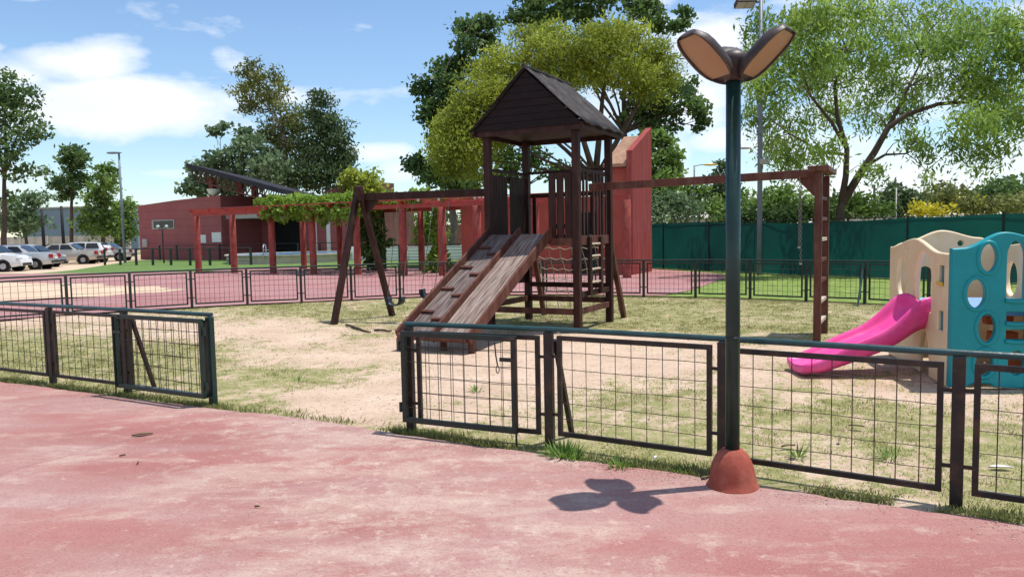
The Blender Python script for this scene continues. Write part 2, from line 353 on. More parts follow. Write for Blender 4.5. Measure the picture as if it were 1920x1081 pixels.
def red_concrete(name, base, pale, grey, sc, lines=False):
    m, t, b = nt(name); v = coords(t, True, (1, 1, 1), (0, 0, R(30)))
    st = coords(t, True, (.55, 1.5, 1), (0, 0, R(-22)))
    n1 = noise(t, st, .8*sc, 9, .62, .35); n2 = noise(t, v, 3.5*sc, 9, .74); n3 = noise(t, v, 60, 4, .7); n4 = noise(t, st, .42*sc, 6, .55)
    n5 = noise(t, st, 1.7*sc, 9, .70, .25); n6 = noise(t, v, 170, 2, .6); n7 = noise(t, v, 11*sc, 8, .75)
    col = ramp(t, n4, [(.30, S(base, .84)), (.50, base), (.70, S(base, 1.12))])
    col = mix(t, ramp(t, n1, [(.38, (0, 0, 0)), (.62, (.85,)*3)]), col, grey)
    wear = 0.0
    if lines:                                # traffic wear in front of the gateway
        sp = N(t, 'ShaderNodeSeparateXYZ'); t.links.new(coords(t, True), sp.inputs[0])
        ax_ = math_(t, 'ADD', math_(t, 'MULTIPLY', math_(t, 'ADD', sp.outputs[0], 1.0), .9), math_(t, 'MULTIPLY', math_(t, 'SUBTRACT', sp.outputs[1], 5.2), .35))
        wear = math_(t, 'MULTIPLY', math_(t, 'EXPONENT', math_(t, 'MULTIPLY', math_(t, 'MULTIPLY', ax_, ax_), -.55)), .075)
    col = mix(t, ramp(t, math_(t, 'ADD', n5, wear), [(.52, (0, 0, 0)), (.64, (.42,)*3), (.78, (.70,)*3)]), col, pale)
    col = mix(t, ramp(t, math_(t, 'ADD', n2, wear), [(.58, (0, 0, 0)), (.72, (.62,)*3)]), col, pale)
    col = mix(t, ramp(t, math_(t, 'ADD', n7, wear), [(.62, (0, 0, 0)), (.72, (.6,)*3)]), col, S(pale, 1.08))
    col = mix(t, ramp(t, n2, [(.27, (.45,)*3), (.42, (0, 0, 0))]), col, S(base, .74))
    col = mix(t, ramp(t, n3, [(.3, (.55,)*3), (.5, (0, 0, 0))]), col, S(base, .62))
    col = mix(t, ramp(t, n6, [(.60, (0, 0, 0)), (.70, (.35,)*3)]), col, (.62, .55, .50))
    if lines:                                # an old crack across the slab
        c0, c1 = P(30, 885), P(300, 814); dv = (c1-c0).normalized(); nn_ = Vector((-dv.y, dv.x, 0))
        dd = math_(t, 'ADD', math_(t, 'MULTIPLY', sp.outputs[0], nn_.x), math_(t, 'MULTIPLY', sp.outputs[1], nn_.y))
        dd = math_(t, 'ADD', math_(t, 'SUBTRACT', dd, c0.dot(nn_)), math_(t, 'MULTIPLY', math_(t, 'SUBTRACT', n2, .5), .16))
        ck = math_(t, 'MULTIPLY', math_(t, 'LESS_THAN', math_(t, 'ABSOLUTE', dd), .006), math_(t, 'LESS_THAN', sp.outputs[0], -1.9))
        col = mix(t, math_(t, 'MULTIPLY', ck, .55), col, (.17, .09, .08))
    t.links.new(col, b.inputs['Base Color']); b.inputs['Roughness'].default_value = .82; b.inputs['Specular IOR Level'].default_value = .2
    bump(t, b, math_(t, 'ADD', n3, math_(t, 'MULTIPLY', n2, .5)), .35, .008); return m
M['paving'] = red_concrete('worn_red_concrete', (.31, .128, .113), (.48, .378, .315), (.35, .222, .205), 1.0, True)
M['plaza'] = red_concrete('dusty_red_paving', (.32, .135, .132), (.45, .30, .265), (.33, .19, .19), .6)
edge_px = [(-500, 655), (-200, 693), (0, 719), (120, 734), (260, 752), (400, 771), (520, 783), (640, 799), (760, 820), (900, 840), (1000, 855), (1150, 877), (1300, 898), (1450, 923), (1600, 946), (1760, 968), (1920, 992), (2150, 1034), (2500, 1110)]
EDGE = [P(*p) for p in edge_px]
def dense(pts, step, j, seed):
    out = []
    for a, b in zip(pts[:-1], pts[1:]):
        n = max(1, int((b-a).length/step))
        for k in range(n):
            p = a.lerp(b, k/n); q = float(fbm(p.x*2.2, p.y*2.2, seed))-.5; q2 = float(fbm(p.x*9, p.y*9, seed+5))-.5
            out.append(p+V*(q*j+q2*j*.6))
    return out+[pts[-1]]
ed = dense(EDGE, .05, .09, 31)
def slab(name, pts, z, mat):
    o = sheet(name, pts, z, mat); bm = bmesh.new(); bm.from_mesh(o.data)
    be = [e for e in bm.edges if e.is_boundary]
    g = bmesh.ops.extrude_edge_only(bm, edges=be)
    for x in g['geom']:
        if isinstance(x, bmesh.types.BMVert): x.co.z = -.1
    bmesh.ops.recalc_face_normals(bm, faces=bm.faces); bm.to_mesh(o.data); bm.free(); return o
slab('pavement', ed+[Vector((12, -4, 0)), Vector((12, -20, 0)), Vector((-40, -20, 0)), Vector((-40, 9, 0))], .022, 'paving')
fv = [Vector((x, y, 0)) for x, y in FAR]
lawnm = pm('green_lawn', (.14, .21, .045), .4, 5, .95, bm=.5, dirt=(.32, .31, .12), dirt_amt=.55, pos=True, dsc=.5)
lawnb = pm('bright_lawn', (.10, .17, .045), .22, 2, .95, bm=.4, dirt=(.17, .21, .075), dirt_amt=.4, pos=True, dsc=.5)
far_out = [p+V*.12 for p in fv]
sheet('lawn', [p+V*.05 for p in fv[14:]]+[Vector((16, 6, 0)), Vector((22, 8, 0)), Vector((13.9, 20, 0)), Vector((5.6, 33, 0)), Vector((2, 30, 0))], .022, lawnm)
A0 = Vector((-14.5, 35.1, 0))                # first pergola column
plz = far_out[:16]+[P(1245, 556), P(1300, 545), P(1345, 528), P(1372, 519), P(1330, 513), P(1218, 505), Vector((4.6, 31, 0)), Vector((-1, 33.4, 0)),
       A0+U*13+V*4.7, A0+U*6+V*4.7, A0+V*4.7-U*.6, A0+V*1.2-U*.8, A0+U*2.0+V*.8, A0-U*1+V*.5, P(230, 512), P(60, 514), P(-200, 519), Vector((-45, 30, 0)), Vector((-45, 12, 0))]
sheet('plaza', plz, .034, 'plaza')
M['sandpatch'] = pm('tan_sand_patch', (.54, .41, .29), .14, 1.0, .95, bm=.3, dirt=(.44, .27, .22), dirt_amt=.6, pos=True)
sp = [P(*p) for p in [(-260, 531), (-40, 531), (60, 532), (150, 534), (235, 537), (290, 541), (350, 543), (330, 548), (240, 553), (170, 560), (90, 561), (20, 566), (-60, 570), (-260, 588)]]
sheet('sand', dense(sp+[sp[0]], .15, 1.5, 77)[:-1], .040, 'sandpatch')
M['dirt'] = pm('dirt_road', (.50, .39, .28), .16, .5, .95, bm=.3, dirt=(.40, .30, .21), dirt_amt=.5, pos=True)
sheet('road', [P(-300, 522), P(0, 513), P(60, 513), P(135, 508), P(250, 490), P(290, 485), P(300, 478), P(-300, 482), P(-900, 500)], .008, 'dirt')
sheet('lawn', [P(60, 514), P(135, 507), P(252, 489), P(420, 487), P(640, 487), P(900, 485), P(930, 505), P(850, 503), P(640, 509), P(370, 515), P(230, 514)], .020, lawnb)
# ------------------------------------------------------------------ leaf clouds (blades, crowns, weeds)
def leaf_mesh(name, c, a, b, tint, mat, parent=None):
    """c centres, a half length vectors, b half width vectors: one four-cornered leaf each"""
    n = len(c); off = np.array(root_of(parent).location) if parent is not None else np.zeros(3)
    c = c-off; vs = np.stack([c-a, c+b-a*.1, c+a, c-b-a*.1], 1).reshape(-1, 3)
    me = bpy.data.meshes.new(name); me.vertices.add(4*n); me.loops.add(4*n); me.polygons.add(n)
    me.vertices.foreach_set('co', vs.reshape(-1).astype(np.float32)); me.loops.foreach_set('vertex_index', np.arange(4*n, dtype=np.int32))
    me.polygons.foreach_set('loop_start', np.arange(0, 4*n, 4, dtype=np.int32)); me.update(calc_edges=True); me.validate()
    at = me.attributes.new('tint', 'FLOAT', 'POINT'); at.data.foreach_set('value', np.repeat(np.clip(tint, 0, 1), 4).astype(np.float32))
    me.materials.append(L_[mat]); o = bpy.data.objects.new(name, me); COL.objects.link(o)
    if parent is not None: o.parent = parent
    return o
def unit(n):
    d = RNG.normal(size=(n, 3)); return d/np.linalg.norm(d, axis=1, keepdims=True)
def orient(n, ln, wd, droop=0):
    a = unit(n); a[:, 2] -= droop; a /= np.linalg.norm(a, axis=1, keepdims=True)
    b = np.cross(a, unit(n)); b /= np.linalg.norm(b, axis=1, keepdims=True)
    s = RNG.uniform(.4, 1.5, (n, 1)); return a*ln*s/2, b*wd*s/2
def inside_yard(x, y):
    sv = (x+2.92)*.469+(y-7.4)*.883
    fy = np.interp(x, [p[0] for p in FAR[:24]], [p[1] for p in FAR[:24]])
    return (sv > -.12) & (y < fy+.1)
ex = np.array([p.x for p in EDGE]); ey = np.array([p.y for p in EDGE]); so = np.argsort(ex)
def blades(name, mat, cand, hmin, hmax, w, power, label, seed, ymax, lean=.5, green=None):
    x = RNG.uniform(-13, 10.5, cand); t = RNG.random(cand); y = 3.2+(ymax-3.2)*t**1.0
    g = grass_mask(x, y); edge = np.interp(x, ex[so], ey[so])
    fb = np.clip((fbm(x*7, y*7, seed)-.42)*4.5, 0, 1)
    lod = np.clip((7.5/np.hypot(x, y))**1.2, .10, 1)
    keep = inside_yard(x, y) & (RNG.random(cand) < (g**power)*fb*lod) & (y > edge+.03)
    near = np.abs(x/np.maximum(y, .1)) < .80; keep &= near
    x, y, g = x[keep], y[keep], g[keep]; n = len(x); d = np.hypot(x, y)
    h = RNG.uniform(hmin, hmax, n)*(1+.03*d)*(.6+.6*g); ww = w*(1+.12*d)
    a = np.stack([RNG.normal(0, lean, n), RNG.normal(0, lean, n), np.ones(n)], 1); a = a/np.linalg.norm(a, axis=1, keepdims=True)*h[:, None]/2
    ang = RNG.uniform(0, math.pi, n); b = np.stack([np.cos(ang), np.sin(ang), np.zeros(n)], 1)*ww[:, None]/2
    c = np.stack([x, y, np.full(n, -.004)], 1)+a
    o = leaf_mesh(name, c, a, b, .25+.5*fbm(x*1.3, y*1.3, seed+3)+RNG.normal(0, .22, n), mat)
    tag(o, label, 'grass', kind='stuff'); return o
blades('grass', 'grass', 1500000, .010, .034, .0035, 1.2, 'short patchy green grass growing through the sandy playground', 50, 19.5)
blades('dry_grass', 'drygrass', 1100000, .008, .030, .0035, .9, 'straw coloured dry grass scattered over the sandy playground', 60, 19.5, 1.1)
# strip of longer grass along the pavement edge
def verge():
    n = 36000; t = RNG.random(n); xx = -6.4+t*9.8; yy = np.interp(xx, ex[so], ey[so])
    gap = (xx > -2.75) & (xx < -1.05); off = .02+np.abs(RNG.normal(0, .085, n))
    fb = np.clip((fbm(xx*3, yy*3+off*3, 90)-.36)*3.6, 0, 1)*np.where(gap, .16, 1)
    k = RNG.random(n) < fb*.85; xx, yy, off = xx[k]+off[k]*.469, yy[k]+off[k]*.883+.012, off[k]; n = len(xx)
    h = RNG.uniform(.018, .07, n)
    a = np.stack([RNG.normal(0, .5, n), RNG.normal(0, .5, n), np.ones(n)], 1); a = a/np.linalg.norm(a, axis=1, keepdims=True)*h[:, None]/2
    ang = RNG.uniform(0, math.pi, n); b = np.stack([np.cos(ang), np.sin(ang), np.zeros(n)], 1)*RNG.uniform(.0025, .006, (n, 1))
    o = leaf_mesh('verge_grass', np.stack([xx, yy, np.zeros(n)], 1)+a, a, b, .1+.6*fbm(xx*2, yy*2, 95)+RNG.normal(0, .2, n), 'grass')
    tag(o, 'longer green grass along the edge of the red pavement under the fence', 'grass', kind='stuff')
verge()
def litter():
    n = 5200; x = RNG.uniform(-7, 8, n); y = RNG.uniform(3.6, 15, n); ed_ = np.interp(x, ex[so], ey[so])
    k = inside_yard(x, y) & (y > ed_+.05) & (RNG.random(n) < np.clip((fbm(x*1.1, y*1.1, 140)-.35)*3, .05, 1)); x, y = x[k], y[k]; n = len(x)
    a, b = orient(n, .035, .016); a[:, 2] *= .25; b[:, 2] *= .25
    o = leaf_mesh('fallen_leaves', np.stack([x, y, np.full(n, .016)], 1), a, b, RNG.random(n), 'litter'); tag(o, 'small brown leaf fragments scattered over the playground sand and grass', 'leaf litter', kind='stuff')
    n = 7000; x = RNG.uniform(-6, 3.4, n); ed_ = np.interp(x, ex[so], ey[so]); y = ed_-np.abs(RNG.normal(0, .16, n))
    k = RNG.random(n) < np.clip((fbm(x*2.5, y*2.5, 150)-.38)*3.5, 0, 1); x, y = x[k], y[k]; n = len(x)
    a, b = orient(n, .010, .008); a[:, 2] *= .3; b[:, 2] *= .3
    o = leaf_mesh('grit', np.stack([x, y, np.full(n, .026)], 1), a, b, RNG.random(n), 'grit'); tag(o, 'sandy grit and crumbs of soil spilled onto the edge of the red pavement', 'grit', kind='stuff')
litter()
def weed(px, py, r, n, h, label):
    p = P(px, py); o = thing('weed', label, 'weed', p, 'weeds along the pavement edge')
    ang = RNG.uniform(0, 2*math.pi, n); el = RNG.uniform(.25, 1.2, n); L = RNG.uniform(.5, 1, n)*h
    a = np.stack([np.cos(ang)*np.cos(el), np.sin(ang)*np.cos(el), np.sin(el)], 1)*L[:, None]/2
    b = np.stack([-np.sin(ang), np.cos(ang), np.zeros(n)], 1)*(L*.055)[:, None]
    base = np.array(p)+np.stack([np.cos(ang), np.sin(ang), np.zeros(n)], 1)*RNG.uniform(0, r, (n, 1))
    leaf_mesh('leaves', base+a, a, b, RNG.random(n), 'weed', o)
weed(1055, 858, .10, 120, .16, 'bright green weed tuft at the foot of the fence post beside the gate')
weed(1078, 862, .07, 70, .11, 'small green weed just right of the bigger tuft beside the gate post')
weed(1160, 878, .10, 110, .11, 'flat green weed under the fence panel midway between gate and lamp base')
weed(1275, 888, .05, 30, .10, 'low green weed close to the left of the lamp base')
weed(1497, 858, .03, 26, .16, 'upright thin weed behind the fence panel right of the lamp')
weed(1665, 858, .12, 120, .08, 'spreading green weed behind the fence panel near the right post')
weed(893, 735, .04, 24, .14, 'thin weed standing in the sand behind the open gate leaf')
weed(560, 715, .05, 30, .10, 'green grass tuft beside the sandy path through the gateway')
# ------------------------------------------------------------------ fence builder
def panel_parts(root, a, b, z0, z1, frame='fencebrown', wire=.0022, fr=.034, tabs=True, nh=5, nv=9, inset=.075, mname='fence'):
    dz = random.uniform(-.008, .008); z0 += dz; z1 += dz
    a, b = Vector((a[0], a[1], 0)), Vector((b[0], b[1], 0)); d = (b-a).normalized(); sd = Vector((-d.y, d.x, 0))
    p, q = a+d*inset, b-d*inset; m = MB()
    for z in (z0+fr/2, z1-fr/2): m.bar(p+Z*z, q+Z*z, .028, fr)
    for e in (p+d*fr/2, q-d*fr/2): m.frame(e+Z*((z0+z1)/2), d*fr/2, sd*.0145, Z*((z1-z0)/2-.001))
    if tabs:
        for e, o in ((a, p), (b, q)):
            for z in (z0+.16, z1-.16): m.bar(e+(o-e)*.25+Z*z, o+(o-e)*.05+Z*z, .012, .022)
    fo = m.build('panel_frame', frame, root); w = MB(); L = (q-p).length
    for k in range(1, nv+1):
        x = p+d*(L*k/(nv+1)+random.uniform(-.004, .004)); w.bar(x+Z*(z0+fr*.5)+sd*.004, x+Z*(z1-fr*.5)+sd*.004, wire*2, wire*2)
    for k in range(1, nh+1):
        z = z0+(z1-z0)*k/(nh+1)+random.uniform(-.004, .004)
        pts = [p.lerp(q, j/6)+Z*(z+(random.uniform(-.006, .006) if 0 < j < 6 else 0))-sd*.003 for j in range(7)]
        w.tube(pts, wire*1.05, 4, False)
    w.build('wire_mesh', 'wire', fo); return fo
def fence(name, label, pts, h, postw=.068, gates=(), cap_a=False, cap_b=False, col='fencebrown', rail='rail', wire=.0024, skip=()):
    root = thing(name, label, 'fence', (pts[0][0], pts[0][1], 0), 'mesh panel fences round the playground')
    n = len(pts)
    for i, (x, y) in enumerate(pts):
        a = Vector((*pts[max(0, i-1)], 0)); b = Vector((*pts[min(n-1, i+1)], 0)); d = (b-a).normalized(); sd = Vector((-d.y, d.x, 0))
        MB().post((x, y), -.05, h-.046, postw, postw*.8, d, sd).build('post', 'lamppole' if (pts is NEAR_L and i == n-1) else col, root, bev=.004)
    r = MB(); rp = [Vector((x, y, h-.023)) for x, y in pts]
    dd = (rp[0]-rp[1]).normalized(); rp[0] = rp[0]+dd*.035; dd = (rp[-1]-rp[-2]).normalized(); rp[-1] = rp[-1]+dd*.035
    r.tube(rp, .0205, 10); r.build('top_rail', rail, root, smooth=False, bev=0)
    for i in range(n-1):
        if i in skip: continue
        panel_parts(root, pts[i], pts[i+1], .09, h-.075, col, wire)
    return root
fl = fence('mesh_fence', 'dark metal mesh fence in the left foreground ending at the open gateway', NEAR_L, .93)
fr_ = fence('mesh_fence', 'dark metal mesh fence in the right foreground passing behind the double petal lamp', NEAR_R, .93)
ff = fence('mesh_fence', 'long curved dark mesh fence closing the far side of the playground', FAR, .92, .06, wire=.0030, col='fence', rail='fence')
m = MB(); m.bar((-4.06, 8.02, .82), P(290, 727, 0), .035, .035); m.build('strut', 'fencebrown', fl)
m = MB(); m.bar((.32, 5.74, .82), P(1073, 817, 0), .035, .035); m.build('strut', 'fencebrown', fr_)
m = MB(); m.bar((7.35, 15.78, .86), P(1608, 574, 0), .035, .035); m.build('strut', 'rail', ff)
def gate(label, hinge, end, z0, z1, nv, col, bolt=True):
    a, b = Vector((*hinge, 0)), Vector((*end, 0)); d = (b-a).normalized(); sd = Vector((-d.y, d.x, 0))
    if sd.y > 0: sd = -sd
    root = thing('gate_leaf', label, 'gate', a, 'open leaves of the playground gate')
    m = MB(); w = .042
    for z in (z0+w/2, z1-w/2): m.bar(a+Z*z, b+Z*z, .034, w)
    for e in (a+d*w/2, b-d*w/2): m.frame(e+Z*((z0+z1)/2), d*w/2, sd*.0175, Z*((z1-z0)/2-.001))
    m.build('gate_frame', col, root, bev=.003)
    g = MB(); L = (b-a).length
    for k in range(1, nv+1):
        x = a+d*(L*k/(nv+1)); g.bar(x+Z*(z0+.02)+sd*.004, x+Z*(z1-.02)+sd*.004, .0052, .0052)
    for k in range(1, 6):
        z = z0+(z1-z0)*k/6; g.tube([a.lerp(b, j/6)+Z*(z+random.uniform(-.005, .005))-sd*.003 for j in range(7)], .0026, 4, False)
    g.build('wire_mesh', 'wire', root)
    m = MB()
    for z in (z0+.12, z1-.12): m.tube([a-d*.025+Z*(z-.04), a-d*.025+Z*(z+.04)], .013, 8); m.bar(a-d*.03+Z*z, a+Z*z, .012, .02)
    m.build('hinge', col, root)
    m = MB(); m.tube([b+sd*.026+Z*(z1-.02), b+sd*.026+Z*.004], .0085, 8); m.tube([b+sd*.026+Z*(z1-.02), b+sd*.026-d*.10+Z*(z1-.02)], .0085, 8)
    m.build('drop_bolt', 'fencebrown', root)
    m = MB(); m.bar(b-d*.13+Z*(z1-.18)+sd*.025, b-d*.005+Z*(z1-.18)+sd*.025, .012, .03); m.build('latch', col, root)
    return root
nrm = -V
gl = gate('dark green gate leaf swung open flat against the left foreground fence', Vector((-2.94, 7.28, 0)).xy+nrm.xy*.075, Vector((-4.11, 7.97, 0)).xy+nrm.xy*.11, .10, .872, 11, 'lamppole')
gr = gate('dark gate leaf folded back against the right foreground fence beside the gateway', Vector((-.88, 6.22, 0)).xy+nrm.xy*.075, Vector((.07, 5.79, 0)).xy+nrm.xy*.10, .105, .858, 8, 'fence')
m = MB(); q0 = Vector((-.135, 5.84, 0))
m.tube([q0+Vector((-.008, -.04, .80)), q0+Vector((0, -.05, .70)), q0+Vector((.012, -.045, .62))], .006, 6); m.tube([q0+Vector((.012, -.045, .62))+Vector((math.cos(t)*.012, 0, math.sin(t)*.03-.03)) for t in np.linspace(math.pi/2, math.pi*2.4, 12)], .004, 6)
m.build('chain_loop', 'wire', gr)
# ------------------------------------------------------------------ petal lamp on its red dome
def petal_lamp():
    b = Vector((1.372, 4.69, .022)); root = thing('street_lamp', 'dark green lamp post with petal shaped heads rising from a red concrete dome', 'street lamp', b)
    hubz = Q(1378, 146, 4.69).z-.022
    prof = [(.172, -.02), (.158, .008), (.149, .025), (.142, .06), (.134, .11), (.119, .16), (.095, .205), (.066, .232), (.03, .242)]
    dm = MB(); n = 40
    dm.lathe(b, prof, n); o = dm.build('concrete_base', 'redbase', root, smooth=True)
    for v in o.data.vertices:
        k = 1+.06*(float(fbm(v.co.x*14+5, v.co.y*14+v.co.z*9, 61))-.5)*2; v.co.x *= k; v.co.y *= k
    MB().lathe(b, [(.0445, .2), (.0445, hubz)], 24).build('pole', 'lamppole', root, smooth=True)
    MB().lathe(b, [(.0455, .93), (.0465, .94), (.0455, .95)], 24).build('pole_joint', 'fence', root, smooth=True)
    hub = b+Z*hubz
    MB().lathe(hub, [(.050, -.02), (.062, -.01), (.070, .03), (.085, .06), (.090, .10), (.085, .125), (.07, .145), (.04, .16), (.01, .165)], 24).build('hub', 'lamphead', root, smooth=True)
    for az in (84, 201, 321):
        dr = Vector((math.cos(R(az)), math.sin(R(az)), 0)); sd = Vector((-dr.y, dr.x, 0))
        ax = (dr*math.cos(R(42))+Z*math.sin(R(42))).normalized(); nr = (ax.cross(sd)).normalized()      # nr faces down and out
        if nr.z > 0: nr = -nr
        c0 = hub+dr*.055-Z*.015; Lp, Wp = .375, .148
        def outline(t, k=1.0):               # t along the petal 0..1
            return Wp*k*(math.sin(math.pi*min(1, (t*.93+.07))**.85))**.55
        ts = [0, .015, .04, .09, .16, .28, .42, .56, .70, .82, .90, .95, .98, 1.0]
        def wid(t): return max(.012, Wp*(1-abs((t-.53)/.535)**3.2)**.55 if abs((t-.53)/.535) < 1 else .012)
        mm = MB(); rows = []
        for t in ts:
            w = wid(t); c = c0+ax*(Lp*t); row = []
            for s in (-1, -.86, -.5, 0, .5, .86, 1):                    # shell back side, domed away from the glass
                dome = .075*(1-s*s)**.6*min(1, (w/Wp)) * (1 if t < .9 else .8)
                row.append(c+sd*(w*s)-nr*dome)
            row += [c+sd*w+nr*.02, c+sd*w*.88+nr*.02, c+sd*w*.86+nr*.004, c-sd*w*.86+nr*.004, c-sd*w*.88+nr*.02, c-sd*w+nr*.02]
            rows.append(row)
        k = len(rows[0]); vs = [p for r_ in rows for p in r_]; fs = []
        for i in range(len(rows)-1):
            for j in range(k): fs.append((i*k+j, i*k+(j+1) % k, (i+1)*k+(j+1) % k, (i+1)*k+j))
        fs += [tuple(range(k)), tuple((len(rows)-1)*k+j for j in range(k))]
        mm.add(vs, fs); head = mm.build('lamp_head', 'lamphead', root, smooth=True)
        e = head.modifiers.new('edge', 'EDGE_SPLIT'); e.split_angle = R(45)
        g = MB(); rows = []
        for t in np.linspace(.10, .955, 12):
            w = wid(t)*.86; c = c0+ax*(Lp*t)
            rows.append([c+sd*(w*s)+nr*(.010+.016*(1-s*s)*min(1, 4*(t-.10), 6*(.955-t)+.05)) for s in np.linspace(-1, 1, 7)])
        vs = [p for r_ in rows for p in r_]; fs = [(i*7+j, i*7+j+1, (i+1)*7+j+1, (i+1)*7+j) for i in range(11) for j in range(6)]
        g.add(vs, fs); g.build('diffuser', 'diffuser', head, smooth=True)
petal_lamp()
# ------------------------------------------------------------------ wooden play tower
def play_tower():
    C = Vector((1.06, 12.2, 0)); W, D = 1.62, 1.45
    A = C-U*W; Dp = C+V*D; B = A+V*D
    root = thing('play_structure', 'dark wooden play tower with gabled roof, twin ramp, swing beam and end ladder', 'play structure', ((A+Dp)/2))
    def at(a, b, z): return A+U*a+V*b+Z*z
    pw = .115
    for p, zt in ((A, 3.38), (C, 3.38), (B, 3.38), (Dp, 3.38)):
        MB().post(p, -.05, zt, pw, pw).build('post', 'wood', root, bev=.006)
    # deck
    DZ = 1.56; m = MB()
    for k in range(12): m.frame(at(W*(k+.5)/12, D/2, DZ), U*(W/24-.005), V*(D/2-.06), Z*.018)
    m.build('deck', 'wood', root)
    m = MB(); m.bar(at(W, .06, DZ-.075), at(W, D-.06, DZ-.075), .045, .15); m.bar(at(0, .06, DZ-.09), at(0, D-.06, DZ-.09), .045, .12); m.bar(at(.06, D, DZ-.09), at(W-.06, D, DZ-.09), .045, .12); m.bar(at(1.15, 0, DZ-.09), at(W-.06, 0, DZ-.09), .045, .12)
    m.build('deck_beam', 'wood_red', root, bev=.004)
    # balustrades: left side (two banks of slats), front stub, right side, back
    def slats(name, a0, b0, a1, b1, z0, z1, n, w, skip=(), rail=True, zt=None):
        m = MB(); d = (U*(a1-a0)+V*(b1-b0)); L = d.length; d.normalize(); sd = Z.cross(d)
        for k in range(n):
            if k in skip: continue
            c = at(a0, b0, 0)+d*(L*(k+.5)/n)
            top = z1+(random.uniform(-.012, .012)); m.frame(c+Z*((z0+top)/2), d*(w/2), sd*.012, Z*((top-z0)/2))
        m.build(name, 'wood', root, bev=.003)
        if rail:
            m = MB(); m.bar(at(a0, b0, zt or z1-.05)+sd*.03, at(a1, b1, zt or z1-.05)+sd*.03, .035, .075); m.build('rail', 'wood', root, bev=.004)
    slats('balustrade', 0, .07, 0, D-.07, DZ-.12, 2.62, 13, .092, (6,), True, 2.58)
    slats('balustrade', 1.12, 0, W-.07, 0, DZ-.1, 2.58, 3, .12, (), True, 1.72)
    slats('balustrade', W, .07, W, D-.07, DZ-.02, 2.60, 9, .065, (3,), True, 2.62)
    slats('balustrade', .07, D, W-.07, D, DZ-.1, 2.28, 9, .07, (1, 4, 6), True, 2.30)
    m = MB(); m.bar(at(.06, D, 2.72), at(W-.06, D, 2.72), .03, .05); m.bar(at(0, .06, 2.70), at(0, D-.06, 2.70), .03, .05); m.build('upper_rail', 'wood', root)
    # roof
    ov, of = .20, .17; EZ, RZ = 3.34, 4.27; a0, a1 = -ov, W+ov; b0, b1 = -of, D+of; mid = W/2
    for b, s in ((b0+.03, 1), (b1-.03, -1)):
        m = MB(); z0 = EZ-.02; ly = 8
        for k in range(ly):
            t0, t1 = k/ly, (k+1)/ly; e0 = (mid-a0-.02)*(1-t0); e1 = (mid-a0-.02)*(1-t1)
            zz0 = z0+(RZ-.03-z0)*t0; zz1 = z0+(RZ-.03-z0)*t1-.006
            m.prism([at(mid-e0, b, zz0), at(mid+e0, b, zz0), at(mid+max(e1, .005), b, zz1), at(mid-max(e1, .005), b, zz1)], V*.022*s)
        m.build('gable_panel', 'gable', root)
    for sgn in (-1, 1):
        m = MB(); nb, na = 76, 7; vs = []; fs = []; ex_ = (mid-a0)
        for j in range(na+1):
            t = j/na
            for i in range(nb+1):
                b = b0-.03+(b1-b0+.06)*i/nb; wv = .016*math.sin(i/nb*2*math.pi*19)
                sag = -.03*math.sin(math.pi*t)*math.sin(math.pi*i/nb)
                vs.append(at(mid+sgn*(ex_+.05)*t, b, RZ+.02-(RZ-EZ+.04)*t+wv+sag+.012*math.sin(i*.31+j)))
        for j in range(na):
            for i in range(nb): q = j*(nb+1)+i; fs.append((q, q+1, q+nb+2, q+nb+1))
        m.add(vs, fs); o = m.build('roof_sheet', 'roofsheet', root, smooth=True); s_ = o.modifiers.new('solid', 'SOLIDIFY'); s_.thickness = .012
    m = MB()
    for a in (a0+.03, a1-.03): m.bar(at(a, b0, EZ-.045), at(a, b1, EZ-.045), .035, .10)
    for b in (b0+.065, b1-.065): m.bar(at(a0+.05, b, EZ-.055), at(a1-.05, b, EZ-.055), .03, .10)
    m.build('eave_board', 'wood', root, bev=.004)
    m = MB(); m.tube([at(mid, b0-.04, RZ+.025), at(mid, b1+.04, RZ+.025)], .035, 8); m.build('ridge_cap', 'roofsheet', root)
    m = MB(); m.frame(at(mid, D/2, EZ-.02), U*(mid+.1), V*(D/2+.06), Z*.01); m.build('ceiling_boards', 'gable', root)
    # twin ramp: left lane with cleats, right lane a slide
    L = 2.66; zt, zb = 1.60, .20; w1 = 1.17
    def rp(a, s, dz=0): return at(a, -.02-L*s, zt+(zb-zt)*s+dz)
    nn = (V*(zt-zb)+Z*0).normalized(); slope = (rp(0, 1)-rp(0, 0)).normalized(); up = U.cross(slope).normalized()
    if up.z < 0: up = -up
    def lane(name, mat, x0, x1, npl):
        m = MB(); al = []; ac = []
        for k in range(npl):
            p0 = x0+(x1-x0)*k/npl+.003; p1 = x0+(x1-x0)*(k+1)/npl-.003; j = random.uniform(-.004, .004); ns = 10
            vs = []; fs = []
            for i in range(ns+1):
                s = i/ns
                for (a, d) in ((p0, 0), (p1, 0), (p1, -.03), (p0, -.03)):
                    vs.append(rp(a, s)+up*(d+j)); al.append(s*L+k*7.3); ac.append(a+k*1.7)
            for i in range(ns):
                for c in range(4): fs.append((i*4+c, i*4+(c+1) % 4, (i+1)*4+(c+1) % 4, (i+1)*4+c))
            fs += [(0, 1, 2, 3), (ns*4+3, ns*4+2, ns*4+1, ns*4)]
            m.add(vs, fs)
        m.att = {'along': al, 'across': ac}; return m.build(name, mat, root)
    ramp_o = lane('climbing_ramp', 'rampboards', .035, .565, 5); lane('slide', 'slideboards', .605, w1-.035, 4)
    for a in (.0, .585, w1):
        m = MB(); m.bar(rp(a, -.02, .02), rp(a, 1, .02), .036 if a else .04, .17, up); m.build('side_board', 'wood_red', root, bev=.005)
